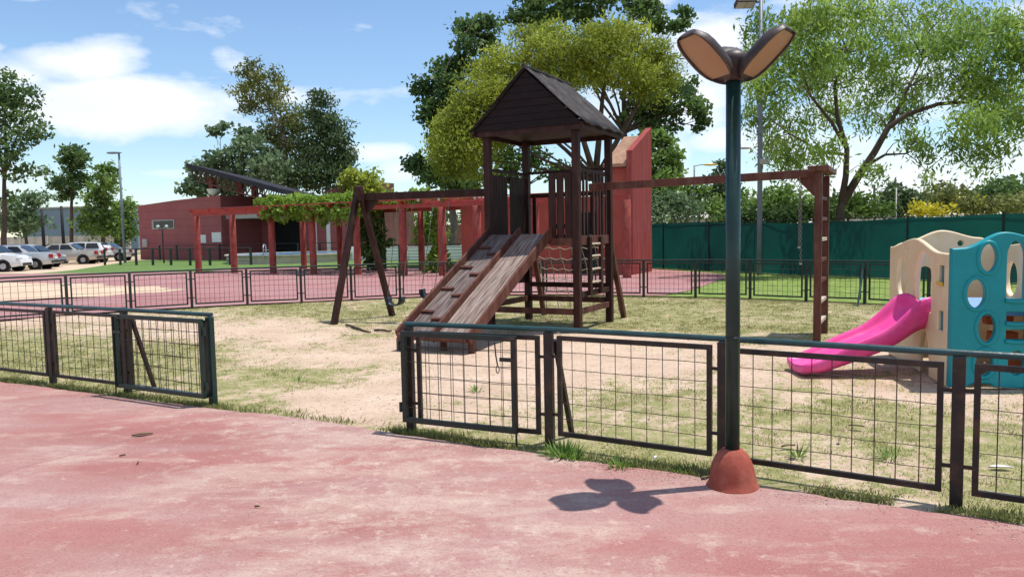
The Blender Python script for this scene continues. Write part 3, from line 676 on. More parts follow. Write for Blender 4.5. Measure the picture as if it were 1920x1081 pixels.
    for k, (s, a) in enumerate(((.16, .16), (.23, .42), (.37, .15), (.44, .42), (.58, .15), (.64, .42), (.79, .15), (.85, .42))):
        m = MB(); m.bar(rp(a-.1, s)+up*.02, rp(a+.1, s)+up*.02, .05, .04, up); m.build('cleat', 'wood_red', ramp_o, bev=.004)
    m = MB(); m.tube([rp(.03, 1.0, .02), rp(w1-.03, 1.0, .02)], .05, 10); m.build('end_roller', 'wood_red', root)
    for a, s in ((.02, .99), (.60, .90), (w1-.02, .96)):
        p = rp(a, s); m = MB(); m.tube([Vector((p.x, p.y, -.04)), Vector((p.x, p.y, p.z-.03))], .05, 10); m.build('ramp_post', 'wood_red', root)
    m = MB(); m.bar(rp(.03, .90, -.07), rp(w1-.03, .90, -.07), .05, .08); m.build('ramp_bearer', 'wood', root)
    # base frame
    m = MB()
    for (a_, b_, c_, d_, z) in ((0, 0, W, 0, .33), (W, 0, W, D, .33), (0, D, W, D, .40), (0, 0, 0, D, .40)):
        p, q = at(a_, b_, z), at(c_, d_, z); e = (q-p).normalized(); m.bar(p+e*.06, q-e*.06, .05, .10)
    m.build('base_rail', 'wood_red', root, bev=.004)
    m = MB(); m.bar(at(W, .06, .60), at(W, D-.06, .60), .05, .09); m.bar(at(.06, D, .66), at(W-.06, D, .66), .05, .09); m.build('cross_rail', 'wood', root, bev=.004)
    m = MB(); m.bar(at(-.03, .06, .95), at(-.03, D-.06, .95), .03, .5); m.build('side_panel', 'wood', root)
    # ladder in the right face
    m = MB()
    for b in (.42, .92): m.bar(at(W+.05, b, .58), at(W+.05, b, DZ-.02), .05, .09, V)
    lo = m.build('side_ladder', 'wood', root, bev=.004)
    for z in (.78, 1.0, 1.22, 1.42):
        m = MB(); m.tube([at(W+.05, .44, z), at(W+.05, .90, z)], .018, 8); m.build('rung', 'rope', lo)  # wooden rungs in the pale tone: the light on them is painted in
    # climbing net at the back
    o = .62; tl, tr = at(.15, D+.04, DZ-.12), at(W-.1, D+.04, DZ-.12); bl, br = at(.10, D+o, .05), at(W-.02, D+o, .05)
    for k, (p, q) in enumerate(((at(.05, D+.06, DZ), at(-.02, D+o+.1, -.05)), (at(W-.02, D+.06, DZ), at(W+.02, D+o+.1, -.05)))):
        m = MB(); m.bar(p, q, .085, .085); m.build('net_post', 'wood_red', root, bev=.006)
    m = MB()
    for k in range(7): m.tube([tl.lerp(tr, k/6).lerp(bl.lerp(br, k/6), j/10)+V*(.05*math.sin(math.pi*j/10))+U*random.uniform(-.02, .02) for j in range(11)], .009, 5, False)
    for k in range(7): m.tube([tl.lerp(bl, (k+.4)/7).lerp(tr.lerp(br, (k+.4)/7), j/12)+V*.04+Z*(-.035*abs(math.sin(math.pi*j/12*6))-.03*math.sin(math.pi*j/12)) for j in range(13)], .009, 5, False)
    m.build('climbing_net', 'rope', root)
    # swing beam and A-frame
    BZ = 2.36; j0 = at(0, D*.44, BZ); ap = Vector((-2.90, 14.62, BZ)); bd = (ap-j0).normalized()
    m = MB(); m.bar(j0+bd*.03, ap+bd*.12, .10, .135); m.build('swing_beam', 'wood', root, bev=.006)
    for bpx in ((631, 608), (731, 591)):
        b = P(*bpx); t = Vector((ap.x, ap.y, BZ+.02)); ed = (t-b).normalized(); sd = .055 if bpx[0] < 700 else -.055
        m = MB(); m.bar(b-ed*.05+bd*sd, t+ed*.20+bd*sd, .10, .10, V); m.build('swing_leg', 'wood', root, bev=.006)
    m = MB(); c = ap-bd*.02-Z*.03; m.prism([c-V*.11+Z*.09-bd*.115, c+V*.11+Z*.09-bd*.115, c+V*.05-Z*.26-bd*.115, c-V*.05-Z*.26-bd*.115], -bd*.03); m.build('gusset', 'wood', root)
    m = MB(); c = ap-bd*.14; m.prism([c-Z*.07, c-bd*.26-Z*.07, c-Z*.36], V*.05); m.build('knee_brace', 'wood', root)
    m = MB()
    swings = []
    for s0 in (.42, .56, .80, .93):
        m.bar(j0.lerp(ap, 1-s0)-Z*.065, j0.lerp(ap, 1-s0)-Z*.12, .02, .04)
    m.build('hanger', 'steel', root)
    # right beam, end ladder
    e = Vector((4.58, 11.18, 2.42)); k0 = at(W, D*.42, 2.36); rd = (e-k0).normalized()
    m = MB(); m.bar(k0-rd*.02+Z*.0, e+rd*.02, .10, .12); m.build('ladder_beam', 'wood_red', root, bev=.006)
    lad = MB()
    for s in (-.50, .50): lad.post(e+V*s, -.05, 2.40, .10, .085)
    lo = lad.build('end_ladder', 'wood_red', root, bev=.006)
    for k in range(7):
        z = .25+k*.30; m = MB(); m.bar(e-V*.46+Z*(z-e.z), e+V*.46+Z*(z-e.z), .06, .05); m.build('rung', 'rope' if k in (0, 1, 4) else 'wood_red', lo, bev=.004)  # some rungs pale: sunlight is put into their colour, the others plain wood
    m = MB(); m.frame(e+Z*.03, U*.14, V*.60, Z*.035); m.build('ladder_cap', 'wood_red', root, bev=.006)
    m = MB(); c = e-rd*.06-Z*.06; m.prism([c, c-rd*.30, c-Z*.34], V*.06); m.build('knee_brace', 'wood_red', root)
    return root, j0, ap, e, rd
tower, j0, ap, endp, rd = play_tower()
def swing(px, py, hx, label, yaw):
    s = hx; top = j0.lerp(ap, s)-Z*.12; bd = (ap-j0).normalized(); seat = Q(px, py, top.y-.15)
    root = thing('swing', label, 'swing', Vector((seat.x, seat.y, 0)), 'swings hanging from the wooden beam'); dx = .16
    a0, a1 = top-bd*dx, top+bd*dx; s0, s1 = seat-bd*dx*yaw+Z*.16, seat+bd*dx*yaw+Z*.16
    for a, b in ((a0, s0), (a1, s1)):
        m = MB(); m.tube([a.lerp(b, k/10) for k in range(11)], .0065, 5, False); m.build('chain', 'chain', root)
    m = MB(); vs = []; n = 12; wdt = V*.10
    for i in range(n+1):
        t = i/n*math.pi; p = seat+bd*(-math.cos(t)*dx*yaw)+Z*(.14-.17*math.sin(t)**.6)
        vs += [p-wdt, p+wdt]
    m.add(vs, [(2*i, 2*i+1, 2*i+3, 2*i+2) for i in range(n)])
    o = m.build('seat', 'rubber', root, smooth=True); k = o.modifiers.new('solid', 'SOLIDIFY'); k.thickness = .014
swing(741, 570, .67, 'black rubber strap swing hanging beside the leg of the A frame', .95)
swing(803, 556, .42, 'black rubber strap swing hanging close to the wooden ramp', .8)
def ring_chain():
    p = endp-rd*.30; root = thing('climbing_chain', 'pair of chains hanging beside the end ladder of the play tower', 'chain', Vector((p.x, p.y, 0)))
    for k in (0, 1):
        m = MB(); q = p+V*(-.12+.20*k)-Z*.06; L = 1.0+.25*k; nl = 30
        for i in range(nl):
            c = q-Z*(L*(i+.5)/nl); d = U if i % 2 else V; r_ = L/nl*.62
            m.tube([c+d*(.014*math.cos(t))+Z*(r_*math.sin(t)) for t in np.linspace(0, 2*math.pi, 9)[:-1]], .004, 4, False, True)
        m.build('chain', 'chain', root)
        m = MB(); m.tube([q-Z*(L+.02)-U*.018, q-Z*(L+.02)+U*.018], .014, 8); m.build('grip', 'rope', root)
ring_chain()
# ------------------------------------------------------------------ plastic climbing house
def playhouse():
    K = Vector((4.36, 7.54, 0)); X = Vector((.979, -.205, 0)); Y = Vector((.205, .979, 0)); L, Wd = 2.08, 1.22
    root = thing('toddler_climber', 'cream and teal plastic climbing house with a pink slide', 'playhouse', K)
    def ell(cx, cz, rx, rz, n=28): return [(cx+rx*math.cos(2*math.pi*k/n), cz+rz*math.sin(2*math.pi*k/n)) for k in range(n)]
    def arch(cx, w, z0, z1, n=12, pt=1.25):
        r_ = w/2; h = min(r_*pt, (z1-z0)*.8)
        return [(cx-r_, z0), (cx+r_, z0)]+[(cx+r_*math.cos(math.pi*k/n), z1-h+h*math.sin(math.pi*k/n)) for k in range(n+1)]
    def rrect(x0, x1, z0, z1): return [(x0, z0), (x1, z0), (x1, z1), (x0, z1)]
    def panel(name, outer, holes, org, ax, nrm_, th, mat, parent=root, bev=.018):
        cu = bpy.data.curves.new(name, 'CURVE'); cu.dimensions = '2D'; cu.fill_mode = 'BOTH'; cu.extrude = th/2-bev; cu.bevel_depth = bev; cu.bevel_resolution = 2; cu.offset = -bev
        for pl in [outer]+holes:
            s = cu.splines.new('POLY'); s.points.add(len(pl)-1); s.use_cyclic_u = True
            for k, (a, b) in enumerate(pl): s.points[k].co = (a, b, 0, 1)
        tmp = bpy.data.objects.new(name+'_tmp', cu); COL.objects.link(tmp)
        dg = bpy.context.evaluated_depsgraph_get(); me = bpy.data.meshes.new_from_object(tmp.evaluated_get(dg)); bpy.data.objects.remove(tmp)
        off = Vector(org)-root.location
        for v in me.vertices:
            a, b, c = v.co; v.co = off+ax*a+Z*b+nrm_*c
        me.materials.clear(); me.materials.append(M[mat]); me.name = name
        for p in me.polygons: p.use_smooth = True
        o = bpy.data.objects.new(name, me); COL.objects.link(o); o.parent = parent
        e = o.modifiers.new('split', 'EDGE_SPLIT'); e.split_angle = R(50); return o
    def top(pts):                            # smooth profile through a few heights
        xs = [p[0] for p in pts]; out = []
        for a in np.linspace(xs[0], xs[-1], 41):
            i = min(max(np.searchsorted(xs, a)-1, 0), len(xs)-2); t = (a-xs[i])/(xs[i+1]-xs[i]); t = t*t*(3-2*t)
            out.append((float(a), pts[i][1]+(pts[i+1][1]-pts[i][1])*t))
        return out[::-1]
    left = [(0, 0), (.55, 0)]+[(.72+.17*math.cos(math.pi-math.pi*k/10), .38*math.sin(math.pi*k/10)+.10) for k in range(0, 11)]+[(.89, 0), (L, 0)]+top([(0, 1.345), (.30, 1.35), (1.12, 1.485), (L, 1.37)])
    panel('side_wall', left, [rrect(.14, .30, 1.02, 1.22), rrect(.14, .30, .55, .75), arch(.78, .52, .70, 1.34), ell(1.58, 1.01, .19, .235), rrect(1.34, 1.42, 1.31, 1.36)], K+X*.027, Y, X, .055, 'cream')
    for z0, z1, c in ((1.02, 1.22, 'tealdark'), (.55, .75, 'tealdark')):
        m = MB(); m.frame(K+X*.05+Y*.22+Z*((z0+z1)/2), X*.014, Y*.095, Z*((z1-z0)/2+.015)); m.build('inset_panel', c, root)
    m = MB(); m.frame(K-X*.012+Y*.22+Z*1.035, X*.012, Y*.075, Z*.018); m.build('sill_block', 'yellow', root, bev=.005)
    fx = top([(0, 1.40), (.10, 1.405), (.47, 1.555), (.84, 1.47), (1.0, 1.40), (Wd, 1.40)])
    panel('front_wall', [(0, .02), (.16, .02), (.22, .06), (.36, .06), (.42, .02), (Wd, .02)]+fx, [ell(.325, 1.305, .082, .142), ell(.222, .955, .09, .148), ell(.325, .615, .085, .148), arch(.575, .165, .90, 1.47, 12, 2.0), rrect(.50, .68, .67, .775), rrect(.50, .68, .50, .60), ell(.31, .265, .085, .13), ell(.86, 1.2, .09, .14), ell(.60, .27, .075, .12)],
          K-Y*.035, X, Y, .10, 'teal')
    def ring(cx, cz, rx, rz):
        m = MB(); m.tube([K-Y*.080+X*(cx+rx*math.cos(t))+Z*(cz+rz*math.sin(t)) for t in np.linspace(0, 2*math.pi, 29)[:-1]], .022, 8, False, True); m.build('hole_rim', 'teal', root, smooth=True)
    for a in ((.325, 1.305, .092, .155), (.222, .955, .10, .16), (.325, .615, .095, .16), (.31, .265, .095, .145)): ring(*a)
    for z in (.665, .49):
        m = MB(); m.tube([K-Y*.085+X*(.49+.2*k/8)+Z*(z-.012*math.sin(math.pi*k/8)) for k in range(9)], .022, 8); m.build('foot_hold', 'teal', root, smooth=True)
    m = MB(); m.tube([K-Y*.085+X*(.48+.2*k/8)+Z*(.89-.012*math.sin(math.pi*k/8)) for k in range(9)], .024, 8); m.build('foot_hold', 'teal', root, smooth=True)
    panel('back_wall', [(0, 0), (Wd, 0)]+top([(0, 1.36), (.14, 1.42), (.58, 1.565), (1.0, 1.47), (Wd, 1.36)]), [ell(.79, 1.40, .035, .035), arch(.40, .20, .45, 1.12)], K+Y*(L-.04), X, Y, .07, 'cream')
    panel('side_wall', [(.1, 0), (L-.1, 0)]+top([(.1, 1.35), (1.0, 1.42), (L-.1, 1.36)]), [arch(.70, .42, .85, 1.25), ell(1.5, 1.0, .17, .20), rrect(.2, .5, .1, .5)], K+X*(Wd-.04), Y, X, .07, 'cream')
    m = MB(); m.frame(K+X*(Wd/2+.01)+Y*.86+Z*.74, X*(Wd/2-.09), Y*.72, Z*.03); m.build('platform', 'blueplastic', root, bev=.01)
    for k in range(3):
        m = MB(); m.frame(K+X*.66+Y*(.30+.12*k)+Z*(.22+.22*k), X*.13, Y*.07, Z*.08); m.build('step', 'orange', root, bev=.015)
    # slide: a moulded trough
    s0 = K+Y*.86; sd = -X-Y*.20; sd.normalize(); wv = Vector((-sd.y, sd.x, 0))
    st = [(-.06, .84, .19, .30), (.05, .835, .20, .30), (.14, .79, .21, .29), (.25, .69, .19, .29), (.37, .58, .15, .26), (.50, .49, .115, .25), (.64, .425, .10, .245), (.78, .36, .10, .24), (.92, .285, .10, .23), (1.06, .205, .095, .195), (1.20, .145, .09, .15), (1.33, .115, .075, .125), (1.42, .115, .055, .125), (1.47, .12, .01, .122)]
    m = MB(); vs = []; fs = []; hw = .29
    for (s, zf, wh, sk) in st:
        s *= .95; zf = zf if zf < .2 else .2+(zf-.2)*.76
        c = s0+sd*s; k = 1.0 if s < 1.2 else (1.03 if s < 1.45 else .93)
        zb = max(.004, zf-sk*.75) if s < 1.1 else .004
        for (x, z) in ((-hw*k, zb), (-hw*k, zf+wh*.7), (-hw*k+.02, zf+wh), (-hw*k+.055, zf+wh*.85), (-hw*k+.075, zf+.02), (-hw*k+.12, zf), (hw*k-.12, zf), (hw*k-.075, zf+.02), (hw*k-.055, zf+wh*.85), (hw*k-.02, zf+wh), (hw*k, zf+wh*.7), (hw*k, zb)):
            vs.append(c+wv*x+Z*z)
    q = 12
    for i in range(len(st)-1):
        for j in range(q): fs.append((i*q+j, i*q+(j+1) % q, (i+1)*q+(j+1) % q, (i+1)*q+j))
    fs += [tuple(range(q)), tuple((len(st)-1)*q+j for j in range(q))]
    m.add(vs, fs); m.build('slide', 'pink', root, smooth=True, sub=1)
playhouse()
# ------------------------------------------------------------------ tree kit
def blob_crown(blobs, d, depth, leaf, n, droop, clump, shell=.5, flat=1.0):
    cs, as_, bs, ts, subs = [], [], [], [], []
    area = sum(b[2]*b[3] for b in blobs)
    for b in blobs:
        px, py, rx, ry = b[:4]; dd = d+(b[4] if len(b) > 4 else RNG.uniform(-1, 1)*depth); mp = dd/FOC
        c = np.array(Q(px, py, dd)); r = np.array([rx*mp, .5*(rx+ry)*mp*flat, ry*mp])
        k = max(3, int(clump*rx*ry/area)); u = unit(k); rad = RNG.random((k, 1))**(1/3)*(1-shell)+shell*RNG.uniform(.75, 1.0, (k, 1))
        sc = c+u*rad*r; m = max(4, int(n*rx*ry/area/k)); bt = RNG.normal(0, .10)
        for s in sc:
            g = RNG.normal(size=(m, 3))*(.20*r.mean()+.10)*np.array([1.25, 1.25, .8])
            if droop: g[:, 2] -= np.abs(RNG.normal(size=m))*droop*.35
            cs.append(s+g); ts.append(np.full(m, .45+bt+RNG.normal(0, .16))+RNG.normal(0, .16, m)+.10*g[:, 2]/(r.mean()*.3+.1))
            subs.append(s)
    c = np.concatenate(cs); t = np.concatenate(ts); a, b = orient(len(c), leaf[0], leaf[1], droop)
    return c, a, b, t, subs
def limb_pts(p, q, bend, n=6):
    p, q = Vector(p), Vector(q); L = (q-p).length; out = []
    side = Vector((RNG.normal(), RNG.normal(), 0))*bend*L*.25
    for k in range(n+1):
        t = k/n; h = p.lerp(q, t)+Z*(bend*L*(math.sin(math.pi*t)*.35))*(1 if q.z > p.z else .4)+side*math.sin(math.pi*t)
        out.append(h+Vector((RNG.normal(), RNG.normal(), RNG.normal()))*L*.012*(0 < k < n))
    return out
def tree(name, label, group, d, base_px, fork_py, r0_, blobs, leafm, leaf=(.22, .11), n=7000, depth=1.5, droop=0, clump=120, bark='bark', twigs=60, lean=0, limbs=None, shell=.5, cat='tree', flat=1.0):
    b = Q(base_px, 500, d); b.z = -.05; f = Q(base_px+lean, fork_py, d)
    root = thing(name, label, cat, Vector((b.x, b.y, 0)), group)
    c, a, w, t, subs = blob_crown(blobs, d, depth, leaf, n, droop, clump, shell, flat)
    m = MB(); k = 7
    trunk = [b.lerp(f, i/k)+Vector((RNG.normal(), RNG.normal(), 0))*r0_*.25*(0 < i < k) for i in range(k+1)]
    m.tube(trunk, [r0_*(1.25-.55*i/k) if i else r0_*1.5 for i in range(k+1)], 8)
    ends = []; lpts = []
    if limbs:
        for chain, rad in limbs: lpts += [Q(x, y, d+o) for x, y, o in chain]
    for bl in blobs:
        dd = d+(bl[4] if len(bl) > 4 else 0); q = Q(bl[0], bl[1]+bl[3]*.35, dd); src = f
        if lpts:
            jj = min(lpts, key=lambda e: (e-q).length); src = jj
        lp = limb_pts(src, q, .28); rr = r0_*(.16 if limbs else .5)*min(1, .35+bl[2]*bl[3]/2600)
        m.tube(lp, [rr*(1-.8*i/6)+.006 for i in range(7)], 6); ends += lp[2:]
    if limbs:
        for chain, rad in limbs:
            pp = [Q(x, y, d+o) for x, y, o in chain]; m.tube(pp, [rad*(1-.7*i/(len(pp)-1))+.008 for i in range(len(pp))], 7); ends += pp[1:]
    if ends:
        en = np.array([tuple(e) for e in ends])
        for s in [subs[i] for i in RNG.choice(len(subs), min(twigs, len(subs)), replace=False)]:
            dd_ = ((en-s)**2).sum(1); j = int(RNG.choice(np.argsort(dd_)[:5])); q = Vector(s)
            if .15 < (q-Vector(en[j])).length < 2.2: m.tube(limb_pts(en[j], q, .2, 3), [r0_*.08+.004, r0_*.06+.004, r0_*.04+.003, .003], 4, False)
    m.build('trunk', bark, root, smooth=True)
    leaf_mesh('crown', c, a, w, t, leafm, root); return root
G1 = 'trees standing behind the playground'
# ---- trees on the left, beyond the cars
tree('broadleaf_tree', 'tall thin tree cut off by the left edge of the photo behind the parked cars', G1, 62, 8, 330, .20,
     [(15, 165, 30, 28), (50, 185, 24, 24), (5, 215, 30, 30), (45, 235, 36, 24), (70, 255, 16, 14), (18, 280, 28, 20), (62, 318, 28, 12), (30, 330, 18, 14), (-20, 190, 40, 50), (-25, 270, 40, 40), (15, 365, 12, 14)], 'dark', (.38, .2), 4600, 1.5, 0, 150, 'bark')
tree('broadleaf_tree', 'slender tree with a bare lower trunk between the two dark poles at the left', G1, 75, 135, 345, .17,
     [(140, 285, 18, 16), (128, 310, 16, 14), (150, 300, 12, 16), (120, 345, 22, 14), (145, 340, 22, 16), (130, 365, 16, 10)], 'dark', (.38, .20), 3200, 1, 0, 70)
tree('broadleaf_tree', 'medium tree with a ragged crown beside the concrete utility pole', G1, 70, 195, 390, .18,
     [(200, 325, 20, 14), (185, 350, 14, 14), (205, 350, 12, 16), (185, 375, 24, 14), (180, 400, 26, 14), (195, 425, 28, 16), (170, 420, 22, 14)], 'mid', (.38, .20), 3800, 1, 0, 80)
tree('broadleaf_tree', 'low bushy tree behind the pale boundary wall on the far left', G1, 78, 50, 415, .15, [(40, 385, 34, 18), (75, 372, 26, 12), (30, 415, 40, 24), (65, 425, 30, 22), (10, 400, 30, 24)], 'grey', (.4, .22), 3600, 1.2, 0, 90)
tree('broadleaf_tree', 'bushy tree touching the left corner of the red building', G1, 76, 230, 410, .15, [(228, 385, 20, 16), (218, 415, 24, 22), (240, 420, 18, 24), (225, 445, 22, 14)], 'mid', (.38, .2), 2500, 1, 0, 60)
# ---- grove behind the red building
tree('poplar_tree', 'pale green round leaved tree rising behind the dark sloped roof', G1, 72, 430, 350, .22,
     [(415, 245, 18, 12), (455, 245, 14, 18), (425, 300, 36, 18), (470, 290, 30, 34), (385, 315, 30, 16), (455, 335, 46, 22), (375, 345, 28, 14), (430, 345, 40, 20), (500, 320, 30, 36), (360, 360, 20, 16)], 'grey', (.42, .30), 6500, 1.5, 0, 130)
tree('eucalyptus_tree', 'tall olive eucalyptus leaning left above the grove behind the red building', G1, 76, 560, 250, .30,
     [(470, 130, 30, 18), (500, 145, 28, 22), (455, 165, 22, 22), (490, 180, 36, 24), (520, 165, 18, 26), (465, 190, 22, 18), (545, 210, 30, 24), (530, 240, 40, 26), (575, 230, 30, 30), (500, 250, 24, 22), (555, 275, 40, 26), (590, 290, 40, 30), (520, 290, 26, 26), (560, 320, 46, 24)], 'olive', (.42, .15), 10000, 1.5, .6, 170, 'barkpale', 80, -30)
tree('conifer_tree', 'broad dark conifer on the right side of the grove behind the red building', G1, 74, 615, 300, .30,
     [(605, 185, 20, 16), (600, 210, 26, 20), (625, 235, 32, 22), (600, 255, 40, 24), (640, 265, 22, 16), (615, 290, 46, 22), (650, 290, 16, 14), (600, 320, 56, 24), (640, 318, 26, 16), (560, 340, 50, 18), (620, 345, 46, 18)], 'conifer', (.38, .16), 12000, 1.5, 0, 190, 'barkdark', 40)
tree('broadleaf_tree', 'yellow green tree just left of the swing A frame above the pergola', G1, 60, 690, 350, .18, [(665, 330, 18, 16), (690, 335, 20, 18), (655, 345, 14, 12), (680, 355, 30, 16), (700, 360, 16, 14)], 'yellow', (.40, .22), 1700, 1, 0, 70)
# ---- trees behind the tower
tree('poplar_tree', 'tall dark tree to the left of the yellow green tree behind the tower', G1, 52, 850, 330, .26,
     [(880, 45, 28, 18), (915, 50, 20, 22), (890, 80, 36, 20), (840, 130, 28, 22), (875, 125, 26, 22), (815, 165, 34, 24), (850, 165, 30, 24), (800, 205, 26, 20), (840, 210, 36, 24), (815, 245, 22, 18), (850, 260, 34, 30), (782, 305, 20, 16), (805, 325, 24, 20), (840, 320, 36, 30), (870, 345, 40, 24)], 'dark', (.32, .22), 11000, 1.5, 0, 170, 'barkpale', 60)
tree('poplar_tree', 'tallest dark tree whose top is cut off above the play tower roof', G1, 50, 1170, 250, .30,
     [(985, 5, 30, 16), (1030, 15, 40, 22), (980, 30, 26, 16), (1010, 45, 26, 14), (1075, 22, 30, 18), (1110, 30, 22, 16), (1190, 5, 34, 22), (1215, 25, 26, 22), (1270, 40, 22, 14), (1290, 22, 14, 12), (1240, 45, 20, 12), (1230, 170, 44, 26), (1265, 195, 38, 24), (1300, 205, 30, 18), (1318, 235, 14, 14), (1285, 160, 20, 20), (1240, 230, 40, 22), (1200, 200, 34, 30), (1150, 60, 30, 30), (1100, -20, 60, 30)], 'dark', (.32, .22), 11000, 1.5, 0, 200, 'bark', 80)
tree('broadleaf_tree', 'big spreading yellow green tree with domed crown behind the play tower', G1, 38, 1115, 330, .30,
     [(1035, 60, 34, 20), (1090, 80, 40, 24), (1010, 90, 40, 26), (1060, 105, 50, 30), (1150, 75, 40, 22), (1195, 90, 44, 24), (1130, 110, 48, 28), (1215, 120, 40, 22), (950, 110, 40, 26), (915, 140, 40, 26), (985, 140, 46, 28), (1050, 150, 44, 22), (1110, 140, 40, 22), (1175, 135, 46, 22), (890, 170, 40, 28), (940, 180, 44, 26), (860, 215, 38, 28), (895, 225, 40, 26), (835, 250, 28, 30), (870, 265, 44, 30), (845, 295, 26, 30), (890, 305, 34, 30), (930, 240, 30, 24), (1185, 45, 26, 12), (1240, 100, 26, 24), (1248, 135, 20, 24), (1222, 165, 26, 18), (1130, 50, 34, 16), (980, 60, 26, 16), (820, 275, 20, 22)], 'yellow', (.21, .068), 54000, 2.2, .8, 560, 'bark', 200, 8,
     [([(1115, 330, 0), (1090, 250, -.5), (1065, 190, -.6), (1040, 150, -.6)], .16), ([(1117, 325, 0), (1125, 240, .3), (1130, 180, .3), (1140, 130, 0)], .17), ([(1120, 330, 0), (1165, 250, 0), (1200, 190, .4), (1215, 140, .4)], .15), ([(1110, 335, 0), (1020, 300, -1), (950, 260, -1.2), (900, 240, -1)], .08), ([(1110, 338, 0), (1030, 320, .5), (960, 305, .6), (900, 300, .8)], .06), ([(1115, 335, .3), (1060, 310, .6), (1010, 280, .6), (960, 265, .5)], .06), ([(1118, 330, -.3), (1085, 290, -.5), (1050, 262, -.6), (1000, 200, -.6)], .07), ([(1112, 330, 0), (1060, 280, .8), (1000, 230, 1), (950, 190, 1)], .12)])
tree('broadleaf_tree', 'mid green tree seen between the posts of the play tower under its roof', G1, 48, 985, 350, .18, [(935, 285, 26, 22), (965, 310, 30, 22), (1000, 290, 24, 18), (1030, 318, 28, 16), (945, 330, 30, 18), (1075, 325, 24, 14)], 'mid', (.30, .18), 2600, 1, 0, 100)
tree('broadleaf_tree', 'green tree filling the space to the right of the red wedge building', G1, 46, 1235, 380, .22,
     [(1225, 270, 24, 24), (1250, 290, 22, 18), (1225, 310, 28, 24), (1240, 340, 28, 24), (1262, 325, 16, 14), (1225, 370, 30, 24), (1245, 260, 14, 14)], 'mid', (.32, .22), 3200, 1, 0, 100)
# ---- feathery tree on the right
rt = [(1460, 40, 50, 34), (1530, 25, 50, 34), (1600, 15, 50, 30), (1690, 30, 56, 30), (1780, 20, 40, 34), (1850, 40, 56, 34), (1910, 60, 50, 40), (1440, 90, 36, 30), (1500, 90, 50, 34), (1570, 80, 50, 34), (1650, 80, 50, 34), (1730, 80, 46, 30), (1800, 80, 56, 34), (1880, 120, 56, 38), (1440, 150, 36, 28), (1500, 150, 46, 30), (1570, 140, 44, 30), (1640, 140, 46, 34), (1710, 150, 46, 30), (1790, 140, 50, 30), (1850, 170, 50, 30), (1930, 170, 50, 40), (1430, 210, 30, 26), (1480, 215, 44, 26), (1550, 200, 40, 26), (1630, 200, 40, 26), (1690, 205, 40, 22), (1820, 215, 50, 24), (1900, 225, 50, 26), (1440, 265, 34, 22), (1500, 270, 36, 22), (1550, 270, 26, 20), (1690, 255, 34, 16), (1740, 270, 24, 14), (1800, 270, 40, 16), (1870, 270, 36, 18), (1475, 305, 34, 14), (1540, 310, 20, 16), (1650, 310, 26, 14), (1745, 325, 16, 9), (1830, 305, 16, 10)]
tree('feathery_tree', 'large airy tree with feathery drooping foliage behind the green windbreak', G1, 28, 1577, 375, .20, rt, 'bright', (.20, .058), 40000, 4.6, .9, 400, 'bark', 260, 4,
     [([(1578, 378, 0), (1586, 330, 0), (1588, 280, .1), (1570, 220, .2), (1565, 160, .3), (1590, 100, .4)], .12), ([(1580, 380, 0), (1610, 330, 0), (1640, 285, -.2), (1665, 240, -.3), (1700, 215, -.4), (1760, 195, -.5), (1830, 190, -.6)], .15), ([(1588, 280, .1), (1560, 230, -.4), (1520, 180, -.7), (1500, 120, -.9)], .07), ([(1625, 310, -.1), (1660, 290, .3), (1700, 288, .5)], .06), ([(1665, 240, -.3), (1700, 170, .5), (1730, 110, 1)], .07), ([(1586, 290, 0), (1540, 285, .4), (1480, 250, .7), (1440, 220, .9)], .05)], .4)
# ---- scrub and trees beyond the windbreak
tree('broadleaf_tree', 'pale green rounded bush at the left end of the windbreak', G1, 44, 1255, 410, .10, [(1250, 385, 36, 22), (1285, 395, 30, 18), (1235, 405, 30, 16), (1270, 375, 24, 14)], 'grey', (.24, .12), 2400, 1, 0, 90)
tree('conifer_tree', 'dark conifer next to the yellow street light beyond the windbreak', G1, 64, 1350, 380, .22, [(1352, 312, 14, 9), (1352, 335, 24, 10), (1345, 355, 18, 12), (1355, 375, 26, 14), (1322, 360, 12, 7), (1375, 340, 14, 10)], 'conifer', (.42, .18), 1900, .8, 0, 60, 'barkdark')
tree('broadleaf_tree', 'leafy green trees crown between the lamp post and the tall grey pole', G1, 60, 1310, 400, .15, [(1300, 365, 30, 16), (1325, 385, 34, 16), (1280, 365, 20, 18), (1340, 400, 30, 12), (1395, 380, 26, 24)], 'mid', (.36, .20), 2300, 1, 0, 80)
tree('broadleaf_tree', 'rounded green tree just right of the tall grey pole beyond the windbreak', G1, 52, 1460, 400, .15, [(1450, 375, 36, 18), (1490, 380, 36, 16), (1465, 360, 30, 12), (1430, 395, 34, 16), (1510, 395, 30, 14)], 'mid', (.32, .18), 2600, 1, 0, 90)
tree('shrub', 'dark leafy creeper mass resting along the top of the windbreak', G1, 29, 1450, 420, .05, [(1400, 412, 30, 13), (1440, 408, 36, 14), (1490, 404, 40, 15), (1520, 398, 26, 14), (1370, 415, 22, 9), (1560, 395, 24, 12)], 'dark', (.20, .10), 3200, .2, 0, 110, 'barkdark', cat='shrub', flat=.4)
tree('shrub', 'dense green shrub at the foot of the feathery tree', G1, 30, 1590, 410, .06, [(1580, 385, 26, 20), (1610, 380, 24, 16), (1640, 395, 26, 10), (1555, 400, 20, 12)], 'mid', (.20, .11), 2200, .4, 0, 80, 'barkdark', cat='shrub')
tree('conifer_tree', 'dark spreading conifer behind the windbreak right of the feathery tree', G1, 58, 1682, 380, .18, [(1680, 350, 10, 8), (1682, 362, 26, 8), (1678, 376, 36, 10), (1690, 390, 40, 12), (1705, 372, 26, 6)], 'conifer', (.36, .16), 2200, .8, 0, 70, 'barkdark')
